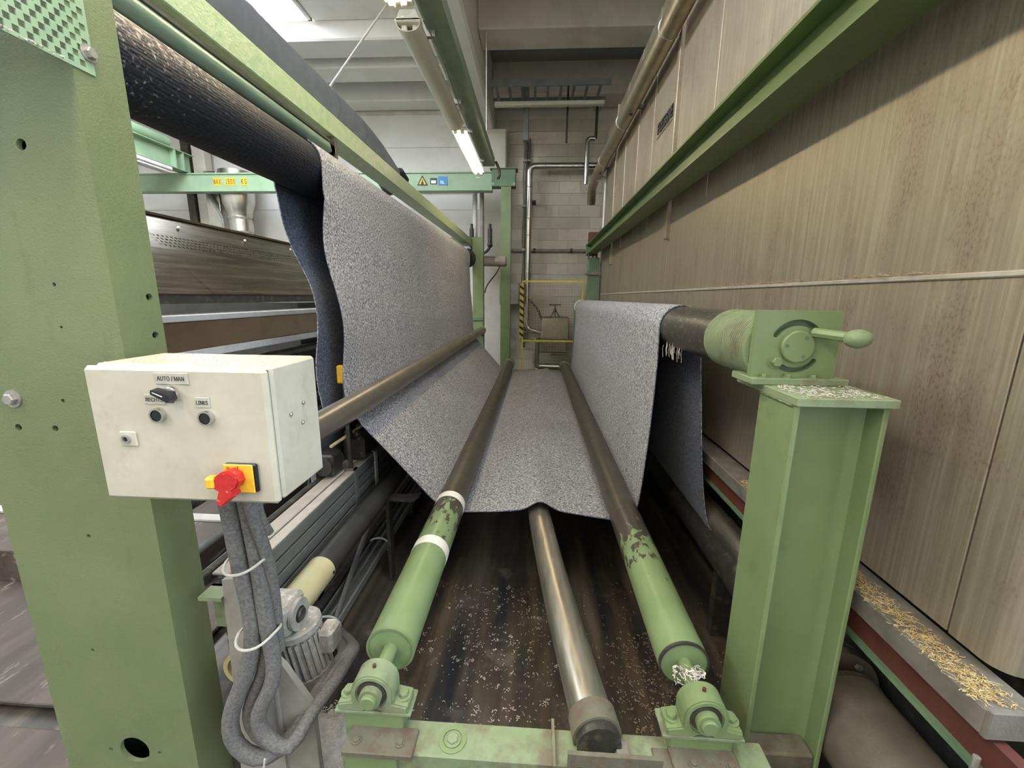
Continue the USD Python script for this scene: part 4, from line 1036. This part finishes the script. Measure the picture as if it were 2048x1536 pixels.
t.part('far_collar', cyl((RX, 6.55, RZ), (RX, 6.70, RZ), RR + 0.012, 36, 0.004), 'green_dusty')
t.part('far_shaft', cyl((RX, 6.72, RZ), (RX, 7.0, RZ), 0.022, 16), 'dark_steel')
t.done()


def pillow_block(cx, cz, label, matn):
    t = Thing('bearing_block', label, 'bearing', 'front roller bearings')
    y0, y1, zb_ = 0.920, 0.978, cz - 0.058
    arch = unary_union([Point(cx, cz).buffer(0.058, 20), sbox(cx - 0.058, zb_, cx + 0.058, cz),
                        Polygon([(cx - 0.098, zb_), (cx + 0.098, zb_), (cx + 0.098, zb_ + 0.022), (cx + 0.06, zb_ + 0.030), (cx - 0.06, zb_ + 0.030), (cx - 0.098, zb_ + 0.022)])])
    arch = arch.buffer(-0.004).buffer(0.004).difference(Point(cx, cz).buffer(0.041, 24)).difference(Point(cx, zb_ - 0.035).buffer(0.045, 16))
    t.part('housing', [prism(arch, 'y', y0, y1), prism(arch.buffer(-0.004), 'y', y0 - 0.004, y0)], matn)
    t.part('bearing_ring', pipe((cx, y0 - 0.002, cz), (cx, y1, cz), 0.030, 0.0405, 32), 'dark_steel')
    t.part('locking_collar', pipe((cx, y0 - 0.020, cz), (cx, y0 + 0.01, cz), 0.0205, 0.030, 28), matn)
    for s in (-1, 1):
        t.part('bolt', hexbolt((cx + s * 0.079, 0.949, zb_ + 0.026), (0, 0, 1), 0.014, 0.014), matn)
    t.part('grease_nipple', cyl((cx, 0.949, cz + 0.056), (cx, 0.949, cz + 0.066), 0.005, 10), 'rust_red')
    t.done()
    return zb_


zl = pillow_block(LX, LZ, 'green pillow block bearing under the left front roller', 'green_dusty')
zr = pillow_block(RX, RZ, 'green pillow block bearing beside right stand', 'green_paint')
t = Thing('base_frame', 'chipped green base crossbeam with bearing pedestals at the front', 'frame')
bz = -1.195
t.part('crossbeam', box(-0.50, 0.64, 0.87, 0.965, bz - 0.16, bz, 0.004), 'green_dusty')
for cx, zt_ in ((LX, zl), (RX, zr)):
    p = t.part('pedestal', box(cx - 0.085, cx + 0.080, 0.925, 0.990, bz - 0.10, zt_ - 0.010, 0.003), 'green_paint')
    t.part('top_plate', box(cx - 0.108, cx + 0.106, 0.917, 0.995, zt_ - 0.010, zt_, 0.002), 'green_dusty', parent=p)
    fp_ = t.part('foot_plate', box(cx - 0.058 - (0.008 if cx < 0 else 0.03), cx + 0.125 - (0 if cx < 0 else 0.04), 0.855, 0.93, bz - 0.004, bz + 0.014, 0.003), 'pad_dirty', 'rust stained foot plate', parent=p)
    t.part('lower_block', box(cx - 0.06, cx + 0.08, 0.862, 0.925, bz - 0.16, bz - 0.004, 0.003), 'green_paint')
    for q in (-0.035, 0.085 if cx < 0 else 0.06):
        t.part('bolt', hexbolt((cx + q, 0.885, bz + 0.014), (0, 0, 1), 0.009, 0.006), 'pad_dirty', parent=p)
t.part('beam_bolt', hexbolt((-0.205, 0.915, bz), (0, 0, 1), 0.016, 0.008), 'green_dusty')
t.part('weld_ring', pipe((-0.205, 0.915, bz), (-0.205, 0.915, bz + 0.003), 0.026, 0.038, 24), 'green_paint')
t.part('right_block', box(0.335, 0.395, 0.86, 0.93, bz - 0.16, bz + 0.004, 0.003), 'pad_dirty')
t.part('cheek_plate', box(0.068, 0.076, 0.86, 0.985, bz - 0.16, bz + 0.010), 'green_dusty')
t.each('leg', [box(-0.48, -0.36, 0.88, 0.95, FL, bz - 0.16), box(0.5, 0.62, 0.88, 0.95, FL, bz - 0.16)], 'green_dark')
t.done()

# bowed spreader roller between them
by = np.linspace(0.985, 6.66, 60)
bxx = 0.185 - 0.1296 * (by - 0.97) + 0.0278 * (by - 0.97) * (by - 2.05)
BZc = -1.172
t = Thing('spreader_roller', 'bowed bare steel spreader roller lying between the green rollers', 'roller')
t.part('roller_body', tube([(x, y, BZc) for x, y in zip(bxx, by)], 0.060, 40), 'roller_steel')
t.part('end_collar', tube([(bxx[0] + 0.008, 0.93, BZc), (bxx[0], 0.99, BZc)], 0.068, 36), 'pad_dirty')
t.part('end_cap', tube([(bxx[0] + 0.010, 0.905, BZc), (bxx[0] + 0.008, 0.932, BZc)], 0.060, 36), 'dark_steel')
t.part('clamp_block', prism(unary_union([sbox(0.13, -1.30, 0.30, -1.20), sbox(0.15, -1.30, 0.27, -1.18)]).difference(Point(0.195, BZc).buffer(0.045)), 'y', 0.885, 0.93), 'dusty_steel')
fp = sbox(0.105, -1.33, 0.345, -1.142).difference(Point(0.137, -1.188).buffer(0.009)).difference(Point(0.308, -1.194).buffer(0.010))
t.part('face_plate', prism(fp, 'y', 0.858, 0.869), 'pad_dirty')
t.part('paper_label', trimesh.convex.convex_hull(np.array([(0.106 + 0.0612 * math.cos(a) * q, y, BZc + 0.0612 * math.sin(a) * q) for a in (1.75, 2.0, 2.25) for q in (0.985, 1.0) for y in (1.60, 1.64)])), 'white_tape', 'torn paper label')
t.part('far_stub', tube([(bxx[-1], 6.66, BZc), (bxx[-1], 6.85, BZc)], 0.045, 20), 'dark_tube')
t.part('support', [box(0.12, 0.33, 0.871, 0.96, -1.40, -1.30), box(bxx[-1] - 0.05, bxx[-1] + 0.05, 6.72, 6.8, FL, BZc)], 'dark_steel')
t.done()

# upper left steel roller that turns the web
t = Thing('deflector_roller', 'smooth grey steel roller pressing the carpet below the drum', 'roller')
t.part('roller_body', cyl((-0.90, 1.12, -0.54), (-0.90, 6.95, -0.54), 0.06, 40, 0.004), 'roller_grey')
t.part('far_collar', cyl((-0.90, 6.86, -0.54), (-0.90, 6.90, -0.54), 0.072, 28), 'green_paint')
t.part('end_plate', box(-1.087, -0.84, 1.10, 1.115, -0.60, -0.48, 0.003), 'green_dark')
t.done()

# the big ribbed drum
DX, DZ, DR = -1.135, 0.598, 0.115
t = Thing('ribbed_drum', 'large black ribbed rubber drum carrying the carpet at top left', 'drum')
t.part('drum_body', cyl((DX, 1.095, DZ), (DX, 6.80, DZ), DR, 64, 0.003), 'drum_rubber')
t.part('end_disc', cyl((DX, 6.80, DZ), (DX, 6.90, DZ), DR + 0.03, 36, 0.01), 'rubber_black')
t.part('hub', cyl((DX, 1.085, DZ), (DX, 1.10, DZ), 0.06, 24), 'dark_steel')
t.done()
t = Thing('drive_motor', 'small grey electric motor on frame post at the drum end', 'motor')
mz = 0.57
t.part('motor_body', lathe((-0.865, 7.0, mz), (-0.50, 7.0, mz), [(0, 0), (0, 0.075), (0.01, 0.082), (0.34, 0.082), (0.36, 0.06), (0.365, 0)], 28), 'dusty_grey')
for k in range(9):
    zz = mz - 0.07 + k * 0.0175
    t.part('fin', box(-0.85, -0.68, 7.0 - 0.092, 7.0 - 0.06, zz, zz + 0.006), 'dusty_grey')
t.part('band', pipe((-0.68, 7.0, mz), (-0.67, 7.0, mz), 0.08, 0.086, 28), 'bolt_steel')
t.part('cable', tube([(-0.62, 7.0, mz - 0.08), (-0.68, 7.0, mz - 0.2), (-0.80, 7.0, mz - 0.35), (-0.86, 7.02, mz - 0.5)], 0.01, 8, 16), 'dark_tube')
t.done()

# right stand with bracket and spiral roller
SX0, SX1, SY0, SZ = 0.643, 0.868, 1.035, -0.232
t = Thing('roller_stand', 'right green steel column stand with dusty cap plate', 'stand')
wx = 0.014
t.part('left_flange', box(SX0, SX0 + wx, SY0, SY0 + 0.17, FL, SZ - 0.022, 0.003), 'green_paint')
t.part('right_flange', box(SX1 - wx, SX1, SY0, SY0 + 0.17, FL, SZ - 0.022, 0.003), 'green_paint')
fil = [(SX0 + wx, SY0 + 0.055), (SX0 + wx + 0.012, SY0 + 0.066), (SX0 + wx + 0.03, SY0 + 0.070), (SX1 - wx - 0.03, SY0 + 0.070), (SX1 - wx - 0.012, SY0 + 0.066), (SX1 - wx, SY0 + 0.055), (SX1 - wx, SY0 + 0.09), (SX0 + wx, SY0 + 0.09)]
t.part('web', prism(Polygon(fil), 'z', FL, SZ - 0.022), 'green_paint')
t.part('cap_plate', box(SX0 - 0.006, SX1 + 0.008, SY0 - 0.015, SY0 + 0.30, SZ - 0.022, SZ, 0.002), 'green_dusty')
t.part('weld_seam', tube([(SX0 - 0.002, SY0 + 0.01 + k * 0.016, SZ - 0.023 - 0.002 * (k % 2)) for k in range(10)], 0.004, 6), 'green_paint')
t.part('dirt_cake', box(SX0 + wx, SX1 - wx, SY0 + 0.004, SY0 + 0.07, -1.40, -1.325, 0.006), 'pad_dirty')
t.part('base_plate', box(SX0 - 0.06, SX1 + 0.05, SY0 - 0.06, SY0 + 0.24, FL, FL + 0.02), 'dusty_steel')
t.part('cap_dust', tufts([(r2.uniform(SX0 + 0.01, SX1 - 0.01), r2.uniform(SY0, SY0 + 0.14), SZ + 0.0005) for _ in range(170)], 2, 0.010, 21, 0.0008), 'fluff', kind='stuff')
t.done()

KX, KZ, KY = 0.722, -0.126, 1.20
t = Thing('roller_bracket', 'green adjusting bracket with ball lever bolted on right stand', 'bracket')
pl = sbox(0.607, -0.213, 0.834, -0.027)


def arcslot(a0, a1, rad, w):
    return LineString([(KX + rad * math.cos(a), KZ + rad * math.sin(a)) for a in np.linspace(math.radians(a0), math.radians(a1), 24)]).buffer(w / 2)


pl = pl.difference(arcslot(48, 150, 0.066, 0.017)).difference(arcslot(218, 322, 0.066, 0.015))
t.part('plate', prism(pl, 'y', KY, KY + 0.018), 'green_paint')
t.part('slot_back', box(0.63, 0.82, KY + 0.019, KY + 0.022, -0.205, -0.04), 'green_dark')
t.part('foot', box(0.602, 0.862, KY - 0.024, KY + 0.10, SZ, SZ + 0.019, 0.002), 'green_dusty')
for xx in (0.640, 0.706, 0.775):
    t.part('bolt', hexbolt((xx, KY - 0.010, SZ + 0.019), (0, 0, 1), 0.009, 0.008), 'green_paint')
d = t.part('index_disc', cyl((KX, KY - 0.012, KZ), (KX, KY + 0.005, KZ), 0.0445, 40, 0.003), 'green_paint')
for a in (55, 175, 300):
    t.part('disc_screw', pipe((KX + 0.031 * math.cos(math.radians(a)), KY - 0.0135, KZ + 0.031 * math.sin(math.radians(a))), (KX + 0.031 * math.cos(math.radians(a)), KY - 0.011, KZ + 0.031 * math.sin(math.radians(a))), 0.002, 0.005, 12), 'green_dark', parent=d)
t.part('clamp_bolt', hexbolt((KX - 0.052, KY, KZ - 0.043), (0, -1, 0), 0.014, 0.014), 'green_paint')
lv = t.part('lever', [cyl((KX + 0.036, KY - 0.006, KZ + 0.040), (KX + 0.080, KY - 0.075, KZ + 0.034), 0.0135, 8)], 'green_paint')
kb = ball((0, 0, 0), 0.0275, (1.15, 1.0, 0.88)); kb.apply_translation((KX + 0.090, KY - 0.095, KZ + 0.032))
t.part('ball_knob', kb, 'green_dusty', parent=lv)
t.done()

TXr, TZr, TR = 0.690, -0.133, 0.098
t = Thing('spiral_roller', 'dark top right roller with a green ridged end', 'roller')
t.part('roller_body', cyl((TXr, 1.50, TZr), (TXr, 6.62, TZr), TR, 48, 0.003), 'linty_steel')
prof = [(0, 0), (0, TR - 0.004)]
for k in range(24):
    y = k * 0.0121
    prof += [(y + 0.002, TR - 0.004), (y + 0.0045, TR + 0.0025), (y + 0.0085, TR + 0.0025), (y + 0.011, TR - 0.004)]
prof += [(0.292, 0)]
t.part('ridged_sleeve', lathe((TXr, 1.222, TZr), (TXr, 1.514, TZr), prof, 56), 'green_dusty', 'pale green ridged sleeve', smooth=40)
t.part('lint_fringe', [tube([(TXr - 0.062 + 0.02 * math.sin(k * 2.3), y_, TZr - 0.072 - 0.012 * math.sin(k)), (TXr - 0.064 + 0.02 * math.sin(k * 2.3), y_ + 0.006, TZr - 0.10), (TXr - 0.060 + 0.02 * math.sin(k * 2.3), y_ + 0.002, TZr - 0.125 - 0.02 * math.sin(k * 1.9))], 0.0011, 4) for k, y_ in enumerate(np.linspace(1.86, 2.03, 22))], 'fluff', kind='stuff')
t.part('far_ring', pipe((TXr, 6.58, TZr), (TXr, 6.64, TZr), 0.05, TR + 0.012, 36), 'white_tape')
t.part('far_bracket', box(0.58, 0.76, 6.66, 6.70, -0.30, -0.03), 'green_paint')
t.part('far_post', box(0.60, 0.74, 6.70, 6.84, FL, -0.20, 0.004), 'green_dark')
t.done()
t = Thing('floor_roller', 'bright steel roller near floor behind the right stand', 'roller')
t.part('roller_body', cyl((0.98, 1.6, -1.145), (0.98, 6.6, -1.145), 0.055, 36, 0.004), 'roller_steel')
t.part('bearing', [box(0.93, 1.03, 1.56, 1.60, -1.22, -1.08), box(0.93, 1.03, 6.6, 6.65, -1.22, -1.08)], 'dark_steel')
t.part('bearing_post', [box(0.95, 1.01, 1.56, 1.60, FL, -1.22), box(0.95, 1.01, 6.6, 6.65, FL, -1.22)], 'dark_steel')
t.done()

t = Thing('side_beam', 'long green steel beam at upper right before stainless wall', 'beam')
bp = unary_union([sbox(0.775, 0.822, 0.925, 0.834), sbox(0.775, 0.682, 0.925, 0.694), sbox(0.842, 0.682, 0.852, 0.834)])
t.part('beam', prism(bp, 'y', -0.6, 7.05), 'green_deep')
t.part('end_plate', box(0.765, 0.935, 7.05, 7.06, 0.66, 0.85), 'green_dark')
t.part('end_block', box(0.79, 0.93, 6.85, 7.0, 0.836, 1.0), 'rust_red')
t.part('support_post', box(0.80, 0.965, 6.85, 7.0, FL, 0.62, 0.004), 'green_dark')
t.part('post_collar', box(0.77, 0.99, 6.82, 7.03, 0.36, 0.40), 'dusty_steel')
t.part('adjusting_bolt', [cyl((xx, 6.9, 0.60), (xx, 6.9, 0.685), 0.014, 10) for xx in (0.80, 0.86, 0.92)], 'dark_steel')
t.done()

# ------------------------------------------------------------------ the carpet web
def arc(cx, cz, r, a0, a1, n):
    return [(cx + r * math.cos(math.radians(a)), cz + r * math.sin(math.radians(a))) for a in np.linspace(a0, a1, n)]


TH = 0.007
prof = [(-1.25, -1.15), (-1.19, -0.85), (-1.10, -0.53), (-1.10, -0.25), (-1.125, 0.0), (-1.19, 0.26), (-1.245, 0.50)]
prof += arc(DX, DZ, DR + TH / 2 + 0.003, 185, 0, 22)
prof += [(-1.014, 0.42), (-1.012, 0.20), (-0.998, 0.0), (-0.978, -0.22), (-0.970, -0.42)]
prof += arc(-0.90, -0.54, 0.066, 172, 228, 6)
prof += [(-0.905, -0.655), (-0.81, -0.765), (-0.709, -0.881), (-0.60, -1.005), (-0.526, -1.085)]
prof += arc(LX, LZ, RR + TH / 2 + 0.001, 232, 275, 6)
prof += [(-0.377, -1.138), (-0.28, -1.132), (-0.173, -1.126), (-0.08, -1.118), (-0.03, -1.112)]
n_mid = len(prof)
prof += [(0.02, -1.106), (0.08, -1.110), (0.15, -1.118), (0.201, -1.124), (0.30, -1.137), (0.40, -1.148)]
prof += arc(RX, RZ, RR + TH / 2 + 0.001, 268, 355, 9)
prof += [(0.566, -0.90), (0.584, -0.62), (0.590, -0.35), (0.588, -0.18)]
prof += arc(TXr, TZr, TR + TH / 2 + 0.002, 176, 2, 20)
prof += [(0.797, -0.25), (0.815, -0.45), (0.840, -0.70), (0.875, -0.95), (0.905, -1.10)]
prof += arc(0.98, -1.145, 0.0605, 190, 275, 8)
prof += [(1.06, -1.215), (1.13, -1.22)]
prof = np.array(prof)
s = np.r_[0, np.cumsum(np.linalg.norm(np.diff(prof, axis=0), axis=1))]
keep = np.r_[True, np.diff(s) > 1e-4]
prof, s = prof[keep], s[keep]
from scipy.interpolate import PchipInterpolator
ss = np.linspace(0, s[-1], 330)
cx_, cz_ = PchipInterpolator(s, prof[:, 0])(ss), PchipInterpolator(s, prof[:, 1])(ss)
CY0, CY1 = 2.05, 6.42
cy = np.r_[CY0, CY0 + 0.01, np.linspace(CY0 + 0.05, CY1 - 0.01, 70), CY1]
tx, tz = np.gradient(cx_), np.gradient(cz_)
ln = np.hypot(tx, tz); nx, nz = -tz / ln, tx / ln            # normal on the pile side
P = np.zeros((len(ss), len(cy), 3))
for j, y in enumerate(cy):
    bx_ = 0.185 - 0.1296 * (y - 0.97) + 0.0278 * (y - 0.97) * (y - 2.05)
    lift = (0.020 + 0.023 * math.exp(-(y - CY0) / 0.5) + 0.012 * math.exp(-(CY1 - y) / 0.4)) * np.exp(-((cx_ - bx_) / 0.065) ** 2) * (np.abs(cz_ + 1.12) < 0.08)
    free = ((cz_ > -0.95) & (cz_ < 0.45) & (cx_ < -0.96)) | ((cz_ > -0.9) & (cz_ < -0.22) & (cx_ > 0.5))
    wav = 0.016 * (meshkit.fbm(np.c_[ss * 3.0, np.full_like(ss, y * 0.8), np.zeros_like(ss)], 2, 4) - 0.5) * free * (1 - 0.75 * (cx_ > 0.5))
    edge = 0.018 * math.exp(-(y - CY0) / 0.10) * np.sin(ss * 9.0 + 0.8) * free * (cx_ < 0.5)
    P[:, j, 0] = cx_ + nx * (wav + edge); P[:, j, 2] = cz_ + nz * (wav + edge) + lift
    P[:, j, 1] = y + 0.004 * np.sin(ss * 7) * (j == 0)
N = np.stack([nx, np.zeros_like(nx), nz], 1)[:, None, :]


def sheet(G, flip):
    a, b = G.shape[:2]
    idx = np.arange(a * b).reshape(a, b)
    q = np.stack([idx[:-1, :-1], idx[1:, :-1], idx[1:, 1:], idx[:-1, 1:]], -1).reshape(-1, 4)
    f = np.vstack([q[:, [0, 1, 2]], q[:, [0, 2, 3]]])
    return trimesh.Trimesh(G.reshape(-1, 3), f[:, ::-1] if flip else f, process=False)


top, bot = P + N * TH * 0.5, P - N * TH * 0.5
mid = P
t = Thing('carpet_web', 'grey speckled carpet web threaded over the drum and rollers', 'carpet')
rim = lambda j, fl: sheet(np.stack([mid[:, j], top[:, j]], 1), fl)
t.part('pile_face', [sheet(top, True), rim(0, False), rim(-1, True)], 'carpet_pile', 'light grey speckled pile side', smooth=60)
rim2 = lambda j, fl: sheet(np.stack([bot[:, j], mid[:, j]], 1), fl)
t.part('backing', [sheet(bot, False), rim2(0, False), rim2(-1, True)], 'carpet_back', 'dark blue grey backing side', smooth=60)
t.done()

# ------------------------------------------------------------------ lint
r3 = np.random.RandomState(12)
pts = []
for _ in range(760):
    y = 1.1 + 1.1 * r3.rand()
    x = np.clip(r3.normal(-0.12, 0.22), -0.6, 0.6)
    pts.append((x, y, FL + 0.001))
ms = [tufts(pts, 1, 0.010, 31, 0.0011), tufts([pts[k] for k in range(0, 760, 8)], 5, 0.012, 32, 0.0012)]
single('floor_lint', ms, 'fluff', 'white lint flecks scattered on dark floor between rollers', 'lint', kind='stuff', smooth=False)
pts = [(-0.74 + r3.normal(0, 0.10), 1.26 + r3.normal(0, 0.08), FL + 0.02 + abs(r3.normal(0, 0.018))) for _ in range(700)]
mound = trimesh.creation.icosphere(subdivisions=4, radius=1.0)
mv = np.array(mound.vertices) * [0.17, 0.13, 0.045]
mv *= (0.75 + 0.5 * meshkit.fbm(mv * 40, 3, 8))[:, None]
mound = trimesh.Trimesh(mv + [-0.74, 1.26, FL + 0.004], mound.faces, process=False)
single('lint_heap', [tufts(pts, 3, 0.012, 33, 0.0012), mound], 'fluff', 'pinkish heap of lint fluff on floor below the hanging cables', 'lint', kind='stuff', smooth=False)
pts = [(0.60 + r3.normal(0, 0.16), 1.35 + abs(r3.normal(0, 0.35)), FL + 0.001) for _ in range(500)] + [(0.93 + r3.uniform(-0.06, 0.05), r3.uniform(0.75, 1.25), FL + 0.001) for _ in range(300)]
single('brown_lint', tufts(pts, 2, 0.011, 34, 0.0011), 'fluff_brown', 'brown fibre litter on floor round the right stand', 'lint', kind='stuff', smooth=False)
pts = [(TX - 0.012, 1.1 + 1.5 * r3.rand() ** 1.4, zs + 0.008 + 0.008 * r3.rand()) for _ in range(120)]
single('seam_lint', tufts(pts, 3, 0.014, 35, 0.0009), 'fluff_brown', 'reddish lint clinging to level seam of stainless wall', 'lint', kind='stuff', smooth=False)
